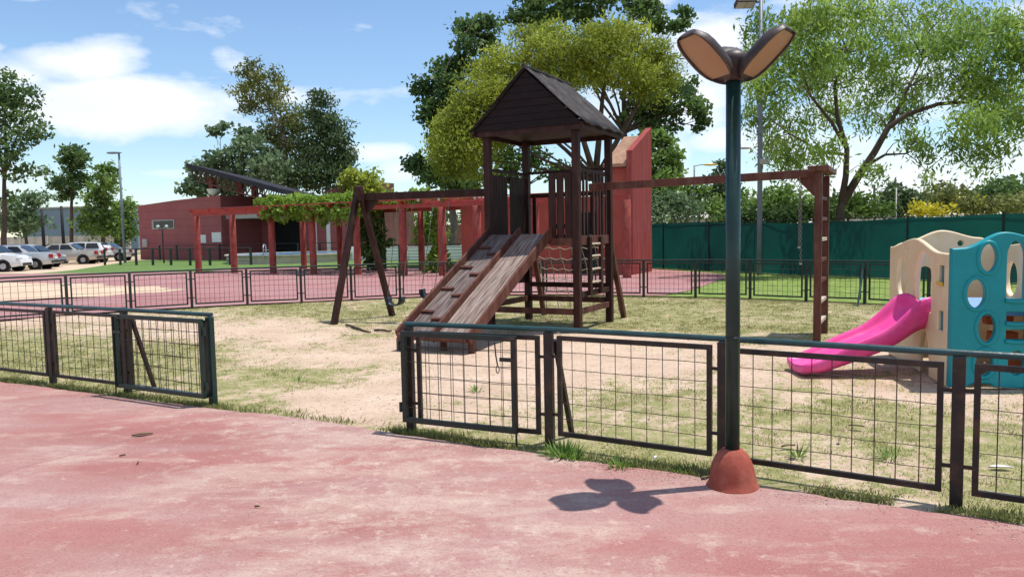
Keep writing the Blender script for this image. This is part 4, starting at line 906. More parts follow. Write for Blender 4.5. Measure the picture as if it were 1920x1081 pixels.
tree('broadleaf_tree', 'greyish olive rounded tree in the middle of the right background', G1, 62, 1768, 385, .18, [(1765, 360, 30, 16), (1790, 370, 30, 18), (1745, 372, 22, 14), (1770, 385, 40, 14)], 'olive', (.36, .20), 2000, 1, 0, 70)
tree('broadleaf_tree', 'dark rounded tree cut off by the right edge above the windbreak', G1, 60, 1885, 385, .2, [(1880, 350, 36, 14), (1915, 350, 36, 18), (1850, 362, 26, 12), (1885, 368, 50, 14), (1930, 375, 30, 20)], 'dark', (.36, .22), 2600, 1, 0, 90)
tree('shrub', 'olive hedge running behind the right end of the windbreak', G1, 40, 1880, 395, .05, [(1850, 385, 36, 12), (1895, 382, 40, 14), (1930, 388, 30, 14), (1815, 385, 14, 16)], 'olive', (.24, .12), 2300, .8, 0, 80, cat='shrub')
tree('shrub', 'bright yellow flowering bush beside the dark spreading conifer', G1, 42, 1738, 400, .04, [(1738, 392, 26, 9), (1722, 398, 14, 7), (1755, 396, 14, 8)], 'flower', (.20, .10), 900, .4, 0, 40, cat='shrub')
tree('shrub', 'yellow flowering bush further right behind the windbreak', G1, 42, 1815, 400, .04, [(1808, 390, 16, 9), (1828, 378, 16, 12), (1820, 395, 20, 8)], 'flower', (.20, .10), 800, .4, 0, 40, cat='shrub')
# ---- background seen under the pergola
tree('broadleaf_tree', 'dark green tree seen through the pergola left of the ramp', G1, 62, 730, 430, .15, [(720, 410, 30, 26), (755, 420, 34, 28), (700, 430, 26, 20), (740, 445, 34, 16)], 'dark', (.36, .2), 2200, 1, 0, 80)
tree('broadleaf_tree', 'weeping pale green tree seen through the pergola beside the vine post', G1, 50, 800, 400, .12, [(800, 400, 20, 26), (815, 425, 16, 26), (790, 435, 16, 20)], 'vine', (.34, .10), 1300, .6, .9, 50)
tree('broadleaf_tree', 'dark trees mass seen through the pergola close to the tower', G1, 66, 880, 420, .16, [(850, 395, 26, 18), (885, 410, 26, 22), (870, 440, 30, 18), (920, 390, 30, 24), (960, 400, 40, 26), (1010, 400, 40, 26)], 'dark', (.36, .2), 2600, 1, 0, 90)
# ------------------------------------------------------------------ pergola, vines
def pergola():
    root = thing('pergola', 'long red pergola of round columns carrying steel beams across the plaza', 'pergola', A0)
    hz = 2.62; front = [0, 2.32, 4.69, 7.0, 9.36, 11.65, 13.46, 15.0, 17.4, 20.8]; back = [2.8, 5.1, 7.45, 9.8, 12.1, 14.4, 16.8]
    for row, ts, r_ in ((0, front, .145), (3.9, back, .145)):
        for t in ts:
            rr = r_*(1.12 if t in (13.46, 15.0) else 1); p = A0+U*t+V*row
            MB().lathe(p, [(rr*1.02, -.05), (rr, .1), (rr, 1.4), (rr*.98, hz), (rr*.9, hz+.01)], 14).build('column', 'column', root, smooth=True)
    m = MB()
    for row, te in ((0, 20.9), (3.9, 17.0)): m.bar(A0-U*.2+V*row+Z*(hz+.09), A0+U*te+V*row+Z*(hz+.09), .10, .16)
    m.build('main_beam', 'beamred', root)
    m = MB(); t = 0
    while t < 17.5: m.bar(A0+U*t-V*.35+Z*(hz+.23), A0+U*t+V*4.25+Z*(hz+.23), .06, .12); t += 1.17
    m.build('rafter', 'beamred', root)
    m = MB()
    for row in (-.3, 1.0, 2.0, 3.0, 4.2): m.bar(A0-U*.2+V*row+Z*(hz+.32), A0+U*(20.5 if row < 0 else 17.2)+V*row+Z*(hz+.32), .04, .05)
    m.build('batten', 'beamred', root)
pergola()
def vine(label, pts, n, base, post_px, leafm='vine'):
    d0 = base[1]; root = thing('climbing_vine', label, 'vine', Vector((base[0], base[1], 0)), 'vines growing over the pergola')
    cs = []; ts = []
    for c, r, k in pts:
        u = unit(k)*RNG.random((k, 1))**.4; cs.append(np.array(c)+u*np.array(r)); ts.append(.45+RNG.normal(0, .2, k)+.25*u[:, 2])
    c = np.concatenate(cs); t = np.concatenate(ts); a, b = orient(len(c), .24, .15, .4)
    m = MB(); top = Vector(base)+Z*2.7
    for k in range(4):
        o = Vector((RNG.normal(), RNG.normal(), 0))*.12; m.tube([Vector(base)+o+Z*(-.05), Vector(base)+o*.6+Z*1.0, Vector(base)+o*1.2+Z*1.9, top+o*.5], [.06, .05, .045, .03], 6)
    m.build('stem', 'barkdark', root, smooth=True); leaf_mesh('foliage', c, a, b, t, leafm, root)
vp = []
for t in np.arange(4.3, 12.6, .45):
    for w in np.arange(.2, 4.2, .75):
        if RNG.random() < (.95 if t < 9.6 else .45 if t < 11 else .25):
            p = A0+U*(t+RNG.uniform(-.2, .2))+V*w; vp.append((tuple(p+Z*(3.05+RNG.uniform(-.1, .15))), (.5, .5, .30), 80))
for t in np.arange(4.6, 9.6, .35):
    p = A0+U*t-V*.15; vp.append((tuple(p+Z*(2.55+RNG.uniform(-.25, .2))), (.30, .25, .40), 50))
vine('lime green vine spread over the top of the red pergola', vp, 0, tuple(A0+U*7.6+V*4.1), 0)
bp = A0+U*7.45+V*3.2; vd = [(tuple(bp+Z*(.35+.3*k)+Vector((RNG.normal(), RNG.normal(), 0))*.18), (.55+.06*k, .55, .35), 170) for k in range(8)]
vine('dense dark creeper column hanging from the pergola behind the swing A frame', vd, 0, tuple(bp), 0, 'dark')
bp2 = A0+U*12.1+V*1.8; vd = [(tuple(bp2+Z*(.2+.22*k)), (.75-.13*k if k < 4 else .24, .6-.1*k if k < 4 else .24, .3), 120 if k < 4 else 45) for k in range(12)]
vine('slim vine with a leafy foot climbing a post of the pergola', vd, 0, tuple(bp2), 0, 'vine')
# ------------------------------------------------------------------ red buildings
def left_building():
    c = Vector((-21.3, 56.0, 0)); a = c-U*9.3
    root = thing('red_building', 'low red clubhouse with a raised dark sloping roof left of the pergola', 'building', c)
    def at(x, y, z): return c+U*x+V*y+Z*z
    m = MB(); m.prism([at(-9.3, 0, -.1), at(0, 0, -.1), at(0, 0, 4.72), at(-5, 0, 4.52), at(-9.3, 0, 4.25)], V*9); m.build('wing_wall', 'redjoint', root)
    m = MB(); m.prism([at(.0, 4, -.1), at(10.2, 4, -.1), at(10.2, 4, 4.35), at(0, 4, 4.9)], V*6); m.build('wall', 'brownwall', root)
    m = MB(); m.frame(at(6.7, 3.85, 1.55), U*2.1, V*.1, Z*1.6); m.build('front_wall', 'redjoint', root)
    m = MB(); m.frame(at(.55, 3.85, 1.5), U*.45, V*.1, Z*1.6); m.build('front_wall', 'redjoint', root)
    m = MB(); m.frame(at(2.35, 3.9, 1.45), U*1.2, V*.04, Z*1.55); m.frame(at(4.0, 3.9, 1.45), U*.5, V*.04, Z*1.5); m.build('entrance', 'darkvoid', root)
    m = MB(); m.frame(at(1.75, 2.2, 3.15), U*1.8, V*1.75, Z*.17); m.build('entrance_canopy', 'concrete', root)
    for x in (5.6, 6.9):
        m = MB(); m.frame(at(x, 3.72, 1.3), U*.17, V*.03, Z*1.3); m.build('door', 'white', root)
    f = MB(); f.frame(at(-6.4, -.02, 2.72), U*1.28, V*.03, Z*.36); fo = f.build('window', 'concrete', root)
    for x in (-6.98, -5.85):
        m = MB(); m.frame(at(x, -.06, 2.72), U*(.48 if x < -6 else .62), V*.012, Z*.28); m.build('pane', 'glass', fo)
    r_ = MB(); e0, e1 = at(-2.0, -1.2, 6.75), at(7.0, -1.2, 4.55); rd_ = (e1-e0)
    r_.prism([e0, e1, e1+Z*.34, e0+Z*.34], V*6.5-Z*.76); r_.build('sloping_roof', 'darkroof', root)
    m = MB()
    for y in (-.9, 4.6):
        dz = -Z*.117*(y+1.2)
        for k in range(14):
            p = e0.lerp(e1, .08+k*.055)+V*(y+1.2)+dz; q = e0.lerp(e1, .08+(k+1)*.055)+V*(y+1.2)+dz; m.bar(p-Z*.75, q-Z*.05, .06, .06); m.bar(p-Z*.05, p-Z*.75, .06, .06)
        m.bar(e0.lerp(e1, .08)+V*(y+1.2)-Z*.75+dz, e0.lerp(e1, .88)+V*(y+1.2)-Z*.75+dz, .08, .1)
    m.build('roof_truss', 'wood_red', root)
    for x, y in ((-1.2, .4), (-.5, 2.4), (-1.2, 4.5)):
        m = MB(); m.post(at(x, y, 0), 4.3, 6.3-.117*(y+1.2), .38, .38); m.build('roof_post', 'column', root)
    m = MB(); m.prism([at(.9, 10.2, 3.0), at(5.2, 10.2, 3.0), at(5.2, 10.2, 6.0), at(.9, 10.2, 5.4)], V*4); m.build('rear_block', 'brownwall', root)
    b = MB(); b.lathe(at(-.9, .2, 4.7), [(.05, 0), (.35, .2), (.5, .5), (.48, .52), (.3, .3)], 14); b.build('roof_dish', 'white', root)
    for x, z, w, h in ((-2.1, 1.55, .42, .30), (.0-.55, 1.65, .48, .36)):
        s = MB(); s.frame(at(x, -.03, z), U*w, V*.02, Z*h); s.build('notice_board', 'white', root)
    m = MB(); m.frame(at(-8.6, -.06, 1.3), U*.28, V*.06, Z*.32); m.build('meter_box', 'concrete', root, bev=.01)
left_building()
def right_building():
    F = Vector((4.32, 26.9, 0)); root = thing('red_building', 'tall red wedge shaped building with a steep tan top right of the tower', 'building', F)
    def at(x, y, z): return F+U*x+V*y+Z*z
    m = MB(); m.prism([at(0, 0, -.1), at(0, 2.2, -.1), at(0, 2.2, 5.44), at(0, 0, 4.42)], -U*.22); m.build('wing_wall', 'redstreak', root)
    m = MB(); m.prism([at(-.22, .15, -.1), at(-.22, 2.2, -.1), at(-.22, 2.2, 4.95), at(-.22, .15, 3.85)], -U*.75); m.build('wall', 'salmon', root)
    m = MB(); m.prism([at(-.222, -.05, 3.86), at(-.222, 2.2, 5.06), at(-.222, 2.2, 5.18), at(-.222, -.05, 3.98)], -U*.85); m.build('sloped_top', 'tanroof', root)
    m = MB(); m.prism([at(-.98, .6, -.1), at(-7.5, .6, -.1), at(-7.5, .6, 2.7), at(-.98, .6, 2.9)], V*4); m.build('lower_wall', 'salmon', root)
    m = MB(); m.frame(at(-2.1, .57, 1.15), U*.5, V*.04, Z*1.15); m.build('door', 'darkvoid', root)
right_building()
# ------------------------------------------------------------------ windbreak fence
def windbreak():
    W0 = [Vector((4.9, 33.4, 0)), Vector((5.75, 31.9, 0)), Vector((9.3, 25.6, 0)), Vector((13.5, 19.9, 0)), Vector((20.5, 10.5, 0)), Vector((24, 6, 0))]
    root = thing('windbreak_fence', 'tall dark green cloth windbreak fence along the right side of the lawn', 'fence', W0[0])
    pts = []
    for a, b in zip(W0[:-1], W0[1:]):
        n = max(1, int((b-a).length/.25))
        for k in range(n): pts.append(a.lerp(b, k/n))
    m = MB(); nz = 6; vs = []; fs = []
    for i, p in enumerate(pts):
        s = math.sin(i*.9)*.02+math.sin(i*.37)*.03
        hgt = 1.83+.05*math.sin(i*.13)-(.03*abs(math.sin(i*math.pi/10)))
        for j in range(nz+1): vs.append(p+Vector((.85, .53, 0))*(s*math.sin(math.pi*j/nz))+Z*(.03+(hgt-.03)*j/nz))
    for i in range(len(pts)-1):
        for j in range(nz): q = i*(nz+1)+j; fs.append((q, q+nz+1, q+nz+2, q+1))
    m.add(vs, fs); m.build('cloth', 'cloth', root, smooth=True)
    for i in range(0, len(pts), 10):
        p = pts[i]-Vector((.045, .028, 0)); MB().lathe(p, [(.03, -.05), (.03, 1.90)], 8).build('post', 'poledark', root)
    m = MB(); m.tube([p+Z*1.86+Vector((.03, .02, 0)) for p in pts[::10]], .012, 5); m.build('top_wire', 'poledark', root)
windbreak()
# ------------------------------------------------------------------ poles and lights
def pole(name, label, cat, px, d, top_py, r_, mat, group=None, base=0):
    b = Q(px, 500, d); b.z = 0; t = Q(px, top_py, d); root = thing(name, label, cat, b, group)
    MB().lathe(b, [(r_*1.1, -.1), (r_, t.z*.5), (r_*.75, t.z)], 10).build('shaft', mat, root, smooth=True); return root, b, t.z
def streetlight(label, px, d, top_py, head_px, r_, mat, headmat='polegrey', sc=1.0):
    root, b, h = pole('street_light', label, 'street light', px, d, top_py, r_, mat)
    hp = Q(head_px, top_py+1, d); s = 1 if hp.x > b.x else -1; X = Vector((1, 0, 0))
    m = MB(); m.tube([b+Z*(h-.05), b+X*(hp.x-b.x)*.5+Z*(h+.05), Vector((hp.x, hp.y, h+.05))], r_*.45, 6); m.build('arm', mat, root)
    m = MB(); c = Vector((hp.x, hp.y, h+.03)); vs = []; fs = []
    st = [(-.5*sc, .05*sc), (-.35*sc, .12*sc), (0, .17*sc), (.35*sc, .15*sc), (.5*sc, .06*sc)]
    for x, w in st: vs += [c+X*(x*s)+Vector((0, w*math.cos(k*math.pi/4), w*.5*math.sin(k*math.pi/4))) for k in range(8)]
    for i in range(4): fs += [(i*8+k, i*8+(k+1) % 8, (i+1)*8+(k+1) % 8, (i+1)*8+k) for k in range(8)]
    fs += [tuple(range(8)), tuple(range(32, 40))]; m.add(vs, fs); m.build('lamp_head', headmat, root, smooth=True); return root
streetlight('slim grey street light with its head pointing left beside the red building', 235, 52, 287, 214, .085, 'polegrey', sc=1.0)
streetlight('grey street light with a yellow head beyond the left part of the windbreak', 1302, 60, 310, 1331, .08, 'polegrey', 'amberlens', 1.1)
streetlight('street light whose pale head peeks out behind the near lamp post', 1374, 46, 279, 1394, .07, 'polegrey', 'concrete', .9)
root, b, h = pole('flood_light_mast', 'tall blue grey floodlight mast on the lawn behind the far fence', 'light mast', 1424, 25.6, -20, .085, 'polegrey')
arm = Q(1424, 4, 25.6); X = Vector((1, 0, 0))
m = MB(); m.tube([arm, arm-X*.55], .04, 8); m.build('arm', 'polegrey', root)
for k, off in enumerate((.32, .62)):
    m = MB(); c = arm-X*off-Z*.02; m.frame(c, X*.17, Vector((0, .22, -.06)), Vector((0, .03, .08))); fl_ = m.build('flood_light', 'lamphead', root, bev=.02)
    m = MB(); m.frame(c-Vector((0, .02, .085)), X*.14, Vector((0, .18, -.05)), Vector((0, .002, .008))); m.build('lens', 'globe', fl_)
bx = Q(1432, 303, 25.5); m = MB(); m.frame(bx, X*.13, Vector((0, .1, 0)), Z*.09); m.build('junction_box', 'concrete', root, bev=.01)
pole('dark_pole', 'bare dark pole behind the silver car, left one of the two dark poles', 'pole', 85, 66, 392, .13, 'poledark', 'dark poles on the left')
pole('dark_pole', 'bare dark pole behind the champagne car, right one of the two dark poles', 'pole', 122, 66, 386, .13, 'poledark', 'dark poles on the left')
pole('utility_pole', 'pale concrete utility pole beside the red building', 'utility pole', 212, 74, 375, .17, 'poleconc')
pole('utility_pole', 'dark utility pole right of the feathery tree beyond the windbreak', 'utility pole', 1637, 80, 346, .14, 'poledark')
pole('utility_pole', 'thin pale pole in front of the dark spreading conifer', 'utility pole', 1678, 50, 352, .05, 'poleconc')
b = Q(308, 500, 50); b.z = 0; root = thing('globe_lamp', 'short black lamp post with two globes before the red building', 'street lamp', b)
MB().lathe(b, [(.06, -.05), (.045, .3), (.04, 2.35)], 10).build('pole', 'poledark', root, smooth=True)
m = MB(); m.tube([b+Z*2.3-X*.28, b+Z*2.2, b+Z*2.3+X*.28], .025, 6); m.build('arm', 'poledark', root)
for s in (-.28, .28):
    MB().lathe(b+X*s+Z*2.3, [(.04, 0), (.09, .04), (.115, .11), (.09, .19), (.03, .22)], 12).build('globe', 'globe', root, smooth=True)
# ------------------------------------------------------------------ pool and railings
def pool():
    c = Vector((-14.0, 48.6, 0)); root = thing('swimming_pool', 'round raised swimming pool with a cream wall behind the pergola', 'swimming pool', c); r_ = 4.0
    m = MB(); n = 48; m.lathe(c, [(r_, -.1), (r_, .46), (r_+.12, .47), (r_+.12, .55), (r_-.25, .55), (r_-.25, .2)], n); m.build('pool_wall', 'poolwall', root)
    m = MB(); m.add([c+Vector((math.cos(2*math.pi*k/n)*(r_-.24), math.sin(2*math.pi*k/n)*(r_-.24), .50)) for k in range(n)], [tuple(range(n))]); m.build('pool_surface', 'water', root)
    m = MB()
    for s in (0, .5):
        q = c+Vector((-.55+s, -r_+.1, 0)); m.tube([q+Vector((0, .3, .4)), q+Vector((0, .3, 1.0)), q+Vector((0, .2, 1.15)), q+Vector((0, -.1, 1.15)), q+Vector((0, -.2, 1.0)), q+Vector((0, -.2, .3))], .035, 8)
    for z in (.7, .85): m.tube([c+Vector((-.55, -r_-.1, z)), c+Vector((-.05, -r_-.1, z))], .02, 6)
    m.build('pool_ladder', 'steel', root)
pool()
def railing(label, pts_px, h, sub):
    root = thing('pool_railing', label, 'railing', P(*pts_px[0]), 'railings round the pool'); ps = [P(*p) for p in pts_px]
    for p in ps: MB().post(p, -.05, h, .11, .11).build('post', 'fence', root)
    m = MB(); m.tube([p+Z*h for p in ps], .035, 6)
    for k in range(1, sub+1): m.tube([p+Z*(h*k/(sub+1)) for p in ps], .012, 5)
    m.build('rail', 'fence', root); return root
railing('dark metal railing on the lawn in front of the red building', [(197, 497), (226, 497), (256, 497.5), (287, 497.5), (321, 497.5), (357, 498), (394, 498), (432, 497), (471, 497)], 1.02, 3)
railing('dark metal railing in front of the white wall behind the pergola', [(690, 494), (720, 494), (750, 494), (790, 493), (830, 493), (870, 492), (910, 492)], 1.05, 5)
railing('dark metal railing at the far side of the round pool', [(300, 487.5), (332, 487.2), (372, 487), (412, 486.5), (560, 484.5), (600, 484), (640, 483.5)], 1.1, 2)
# ------------------------------------------------------------------ walls, far shed
def wall(name, label, cat, a, b, h0, h1, th, mat, cap=None):
    a, b = Vector(a), Vector(b); a.z = b.z = 0; d = (b-a).normalized(); sd = Vector((-d.y, d.x, 0))
    root = thing(name, label, cat, a); m = MB(); m.prism([a-Z*.1, b-Z*.1, b+Z*h1, a+Z*h0], sd*th); m.build('wall_body', mat, root)
    m = MB(); L = (b-a).length; n = max(2, int(L/3.2))
    for k in range(n+1): m.frame(a.lerp(b, k/n)-sd*.06+Z*(h0*.5), d*.13, sd*.055, Z*(h0*.5+.06))
    m.build('pier', mat, root); return root
wall('boundary_wall', 'stained pale boundary wall behind the parked cars', 'wall', Q(-60, 500, 86), Q(246, 500, 84), 2.1, 2.1, .2, 'dirtywhite')
wall('low_wall', 'low white wall behind the railing under the pergola', 'wall', P(660, 489), P(868, 487), .85, .85, .2, 'white')
wall('brick_wall', 'dull brick wall in the distance seen under the pergola', 'wall', Q(690, 500, 64), Q(905, 500, 60), 2.3, 2.3, .2, 'brick')
sh = thing('warehouse', 'long blue grey warehouse on the horizon behind the left trees', 'building', Q(70, 500, 112))
p0, p1 = Q(55, 500, 112), Q(262, 500, 110); p0.z = p1.z = 0; sh.location = p0
m = MB(); m.prism([p0, p1, p1+Z*6.3, p0+Z*6.3], Vector((0, 14, 0))); m.build('wall', 'shed', sh)
m = MB(); m.frame((p0+p1)/2+Z*6.4+Vector((0, 7, 0)), (p1-p0)*.505, Vector((0, 7.3, 0)), Z*.1); m.build('roof', 'concrete', sh)
for px, w, h, lab in ((1318, 5.5, 3.0, 'small pale roofed house just beyond the left end of the windbreak'), (1605, 5, 3.3, 'small white house glimpsed behind the feathery tree trunk')):
    q = Q(px, 500, 70); q.z = 0; hs = thing('small_house', lab, 'house', q, 'small houses beyond the windbreak')
    m = MB(); m.box(q+Z*(h*.42), w, 4, h*.84); m.build('wall', 'dirtywhite', hs)
    m = MB(); m.prism([q+Vector((-w/2-.2, -2.2, h*.842)), q+Vector((-w/2-.2, 2.2, h*.842)), q+Vector((-w/2-.2, 0, h+.35))], X*(w+.4)); m.build('roof', 'concrete', hs)
    m = MB(); m.box(q+Vector((-w*.2, -2.02, h*.45)), .9, .06, .8); m.build('window', 'glass', hs)
# ------------------------------------------------------------------ cars
def car(label, paint, px, py, nose, yaw, kind='sedan', name='parked_car', sc=1.0, grp='cars parked on the dirt road'):
    """px, py: ground under the end named by nose ('rear' or 'front') that is nearest the right of the picture"""
    root = thing(name, label, 'car', (0, 0, 0), grp); Lc, Wc = 4.35, 1.70
    if kind == 'sedan':
        top = [(0, .62, .62), (.03, .80, .80), (.12, .92, .92), (.75, .985, .985), (1.12, 1.0, 1.0), (1.62, 1.02, 1.36), (2.0, 1.02, 1.435), (2.6, 1.0, 1.435), (2.95, .98, 1.36), (3.55, .94, .95), (3.95, .88, .88), (4.25, .76, .76), (4.35, .56, .56)]
    else:
        top = [(0, .65, .65), (.03, .95, .95), (.12, 1.0, 1.22), (.45, 1.03, 1.46), (1.0, 1.03, 1.53), (1.7, 1.03, 1.555), (2.4, 1.02, 1.53), (2.9, 1.0, 1.36), (3.35, .98, 1.06), (3.5, .97, .98), (3.95, .90, .90), (4.25, .78, .78), (4.35, .55, .55)]
    m = MB(); vs = []; fs = []; q = 10
    for x, zb, zt in top:
        w = Wc/2*(1 if .25 < x < 4.0 else .90 if .05 < x < 4.2 else .80); g = (zt-zb) > .05; wt = w*(.76 if g else .93)
        sill = .26 if .3 < x < 4.1 else .32
        for (y, z) in ((-w*.92, sill), (-w, sill+.12), (-w, (sill+zb)/2), (-w*.97, zb-.03), (-wt, zt-.035), (wt, zt-.035), (w*.97, zb-.03), (w, (sill+zb)/2), (w, sill+.12), (w*.92, sill)):
            vs.append(Vector((x, y, z+(.035 if abs(y) < wt+.001 and False else 0))))
    n = len(top)
    for i in range(n-1):
        for j in range(q): fs.append((i*q+j, i*q+(j+1) % q, (i+1)*q+(j+1) % q, (i+1)*q+j))
    fs += [tuple(range(q)), tuple((n-1)*q+j for j in range(q))]
    m.add(vs, fs); o = m.build('body', paint, root, smooth=True, local=True)
    k = o.modifiers.new('edge', 'EDGE_SPLIT'); k.split_angle = R(38)
    hw = Wc/2
    def side(x0, x1, sl0, sl1, zb, zt):
        for s in (-1, 1):
            g = MB(); yb, yt = s*(hw*.975+.006), s*(hw*.80+.012)
            g.prism([Vector((x0, yb, zb)), Vector((x1, yb, zb)), Vector((x1-sl1, yt, zt)), Vector((x0+sl0, yt, zt))], Vector((0, s*.006, 0))); g.build('side_window', 'glass', root, local=True)
    if kind == 'sedan': side(1.38, 2.18, .30, .02, 1.03, 1.345); side(2.24, 3.12, .02, .40, 1.01, 1.345); rear = ((1.14, 1.02), (1.60, 1.365)); wind = ((3.50, .97), (2.98, 1.37))
    else: side(.40, 1.32, .18, .02, 1.06, 1.43); side(1.38, 2.25, .02, .02, 1.05, 1.45); side(2.31, 3.02, .02, .36, 1.04, 1.42); rear = ((.10, 1.06), (.40, 1.43)); wind = ((3.36, 1.06), (2.88, 1.40))
    for nm, ((xa, za), (xb, zb)) in (('rear_window', rear), ('windscreen', wind)):
        g = MB(); dx = -.012 if nm == 'rear_window' else .012
        vs = [Vector((xa+dx, -hw*.83, za+.012)), Vector((xa+dx, hw*.83, za+.012)), Vector((xb+dx, hw*.70, zb+.012)), Vector((xb+dx, -hw*.70, zb+.012))]
        g.prism(vs, Vector((dx*.5, 0, .006))); g.build(nm, 'glass', root, local=True)
    for x in (.80, 3.52):
        for s in (-1, 1):
            w = MB(); c = Vector((x, s*(hw-.09), .31)); Y_ = Vector((0, 1, 0))
            w.tube([c-Y_*.10, c+Y_*.10], .31, 20); wo = w.build('wheel', 'tyre', root, local=True)
            w = MB(); w.tube([c+Y_*s*.09, c+Y_*s*.108], [.17, .16], 16); w.build('rim', 'hub', wo, local=True)
            w = MB(); w.tube([c+Y_*s*.03-Z*0, c+Y_*s*.094], .375, 22); w.build('wheel_arch', 'trim', root, local=True)
    for s in (-1, 1):
        t = MB(); zt = .78 if kind == 'sedan' else .98
        t.box(Vector((.045, s*hw*.70, zt)), .13, .34, .22); t.build('tail_lamp', 'taillight', root, bev=.02, local=True)
        t = MB(); t.box(Vector((4.20, s*hw*.66, .70)), .18, .38, .15); t.build('headlight', 'headlight', root, bev=.03, local=True)
        t = MB(); t.box(Vector((3.0, s*(hw+.07), 1.0)), .10, .16, .11); t.build('mirror', paint, root, bev=.02, local=True)
    t = MB(); t.box(Vector((.0, 0, .46)), .10, Wc*.80, .12); t.build('rear_bumper', 'trim', root, bev=.03, local=True)
    t = MB(); t.box(Vector((4.33, 0, .40)), .06, Wc*.62, .15); t.build('grille', 'trim', root, bev=.02, local=True)
    t = MB(); t.box(Vector((-.01, 0, .66)), .02, .42, .13); t.build('number_plate', 'white', root, local=True)
    p = P(px, py); fw = Vector((math.cos(yaw), math.sin(yaw), 0))
    root.rotation_euler = (0, 0, yaw); root.scale = (sc, sc, sc)
    root.location = p if nose == 'rear' else p-fw*Lc*sc
    return root
AW = R(192)
car('white hatchback with its nose pointing right at the left edge of the photo', 'carwhite', 52, 508, 'front', R(9), 'hatch')
car('silver saloon with dark windows and red tail lamp behind the white hatchback', 'silver', 106, 504, 'rear', AW)
car('dark grey car nose just showing between the silver and champagne saloons', 'carblue', 118, 500, 'front', R(8), 'hatch', sc=.95)
car('champagne saloon parked behind the dark car nose near the lawn', 'champagne', 188, 494, 'rear', AW)
car('white car half hidden behind the champagne saloon', 'carwhite', 207, 491.5, 'rear', R(188), 'hatch', sc=.98)
car('silver car parked farthest right beside the red building corner', 'silver', 252, 488, 'rear', R(190), 'sedan')
car('pale car parked deep at the left edge in front of the boundary wall', 'carwhite', 14, 488, 'rear', R(195), 'sedan')
# ------------------------------------------------------------------ small things on the ground
def flat_leaf(px, py, L, ang, label, mat='leafdry', name='dry_leaf', cat='leaf', group='dry leaves on the red pavement', z=.024):
    p = P(px, py, z); m = MB(); d = Vector((math.cos(ang), math.sin(ang), 0)); s = Vector((-d.y, d.x, 0)); n = 8; vs = []
    for i in range(n+1):
        t = i/n; w = L*.16*math.sin(math.pi*min(1, t*.96+.04)); c = p+d*L*(t-.5)+Z*(.004+L*.03*math.sin(math.pi*t))
        vs += [c-s*w+Z*.012, c, c+s*w+Z*.010]
    fs = []
    for i in range(n): fs += [(3*i, 3*i+1, 3*i+4, 3*i+3), (3*i+1, 3*i+2, 3*i+5, 3*i+4)]
    m.add(vs, fs); o = m.build(name, mat, None, smooth=True); k = o.modifiers.new('solid', 'SOLIDIFY'); k.thickness = .0015
    tag(o, label, cat, group); return o
flat_leaf(267, 816, .16, R(20), 'long curled dry leaf lying alone on the left of the red pavement')
flat_leaf(259, 869, .05, R(100), 'tiny dark leaf below the long curled leaf on the pavement')
flat_leaf(230, 855, .045, R(40), 'tiny dark leaf up and left of the other tiny leaf on the pavement')
flat_leaf(482, 951, .03, R(10), 'small dark speck of leaf near the middle of the pavement')
flat_leaf(1322, 897, .07, R(30), 'pale leaf scrap at the left foot of the red lamp base')
flat_leaf(1478, 837, .12, R(15), 'brown fallen leaf in the grass behind the fence right of the lamp', z=.02, group='dry leaves in the grass')
flat_leaf(1606, 800, .12, R(-20), 'brown fallen leaf further back in the grass behind the right fence', z=.02, group='dry leaves in the grass')
flat_leaf(1574, 826, .09, R(60), 'small brown leaf in the middle of the right fence panel', z=.02, group='dry leaves in the grass')
flat_leaf(1876, 878, .15, R(-10), 'crumpled white wrapper lying in the grass at the far right', 'paper', 'wrapper', 'litter', 'litter on the playground', .02)
flat_leaf(1228, 860, .09, R(70), 'small pale yellow wrapper under the fence left of the lamp', 'paper', 'wrapper', 'litter', 'litter on the playground', .02)
flat_leaf(652, 583, .09, R(30), 'small white scrap on the grass beneath the swing A frame', 'paper', 'wrapper', 'litter', 'litter on the playground', .02)
for (p, q, lab) in (((650, 609), (694, 622), 'dark stick lying on the sand by the swing leg'), ((703, 618), (733, 621), 'short dark stick lying on the sand between swing and ramp')):
    a, b = P(*p, .02), P(*q, .02); m = MB(); m.tube([a.lerp(b, k/5)+V*random.uniform(-.03, .03)+Z*random.uniform(-.006, .012) for k in range(6)], [.018, .022, .02, .02, .016, .01], 6)
    tag(m.build('stick', 'stick'), lab, 'stick', 'sticks on the sand')
# ------------------------------------------------------------------ light and sky
SUN_EL, SUN_AZ = R(73), R(79)                # azimuth from +Y towards +X
sd_ = Vector((math.sin(SUN_AZ)*math.cos(SUN_EL), math.cos(SUN_AZ)*math.cos(SUN_EL), math.sin(SUN_EL)))
sl = bpy.data.lights.new('sun', 'SUN'); sl.energy = 5.0; sl.angle = R(.5); sl.color = (1, .955, .89)
so_ = bpy.data.objects.new('sun', sl); COL.objects.link(so_); so_.rotation_euler = (-sd_).to_track_quat('-Z', 'Y').to_euler(); so_.location = sd_*50
w = bpy.data.worlds.new('World'); SC.world = w; w.use_nodes = True; t = w.node_tree; bg = t.nodes['Background']
sky = N(t, 'ShaderNodeTexSky', sky_type='NISHITA'); sky.sun_disc = False; sky.sun_elevation = SUN_EL; sky.sun_rotation = SUN_AZ; sky.air_density = 1.0; sky.dust_density = .2; sky.ozone_density = 1.6
tc = N(t, 'ShaderNodeTexCoord'); sep = N(t, 'ShaderNodeSeparateXYZ'); t.links.new(tc.outputs['Generated'], sep.inputs[0])
yy = math_(t, 'MAXIMUM', sep.outputs[1], .05); az = math_(t, 'DIVIDE', sep.outputs[0], yy); el = math_(t, 'DIVIDE', sep.outputs[2], yy)
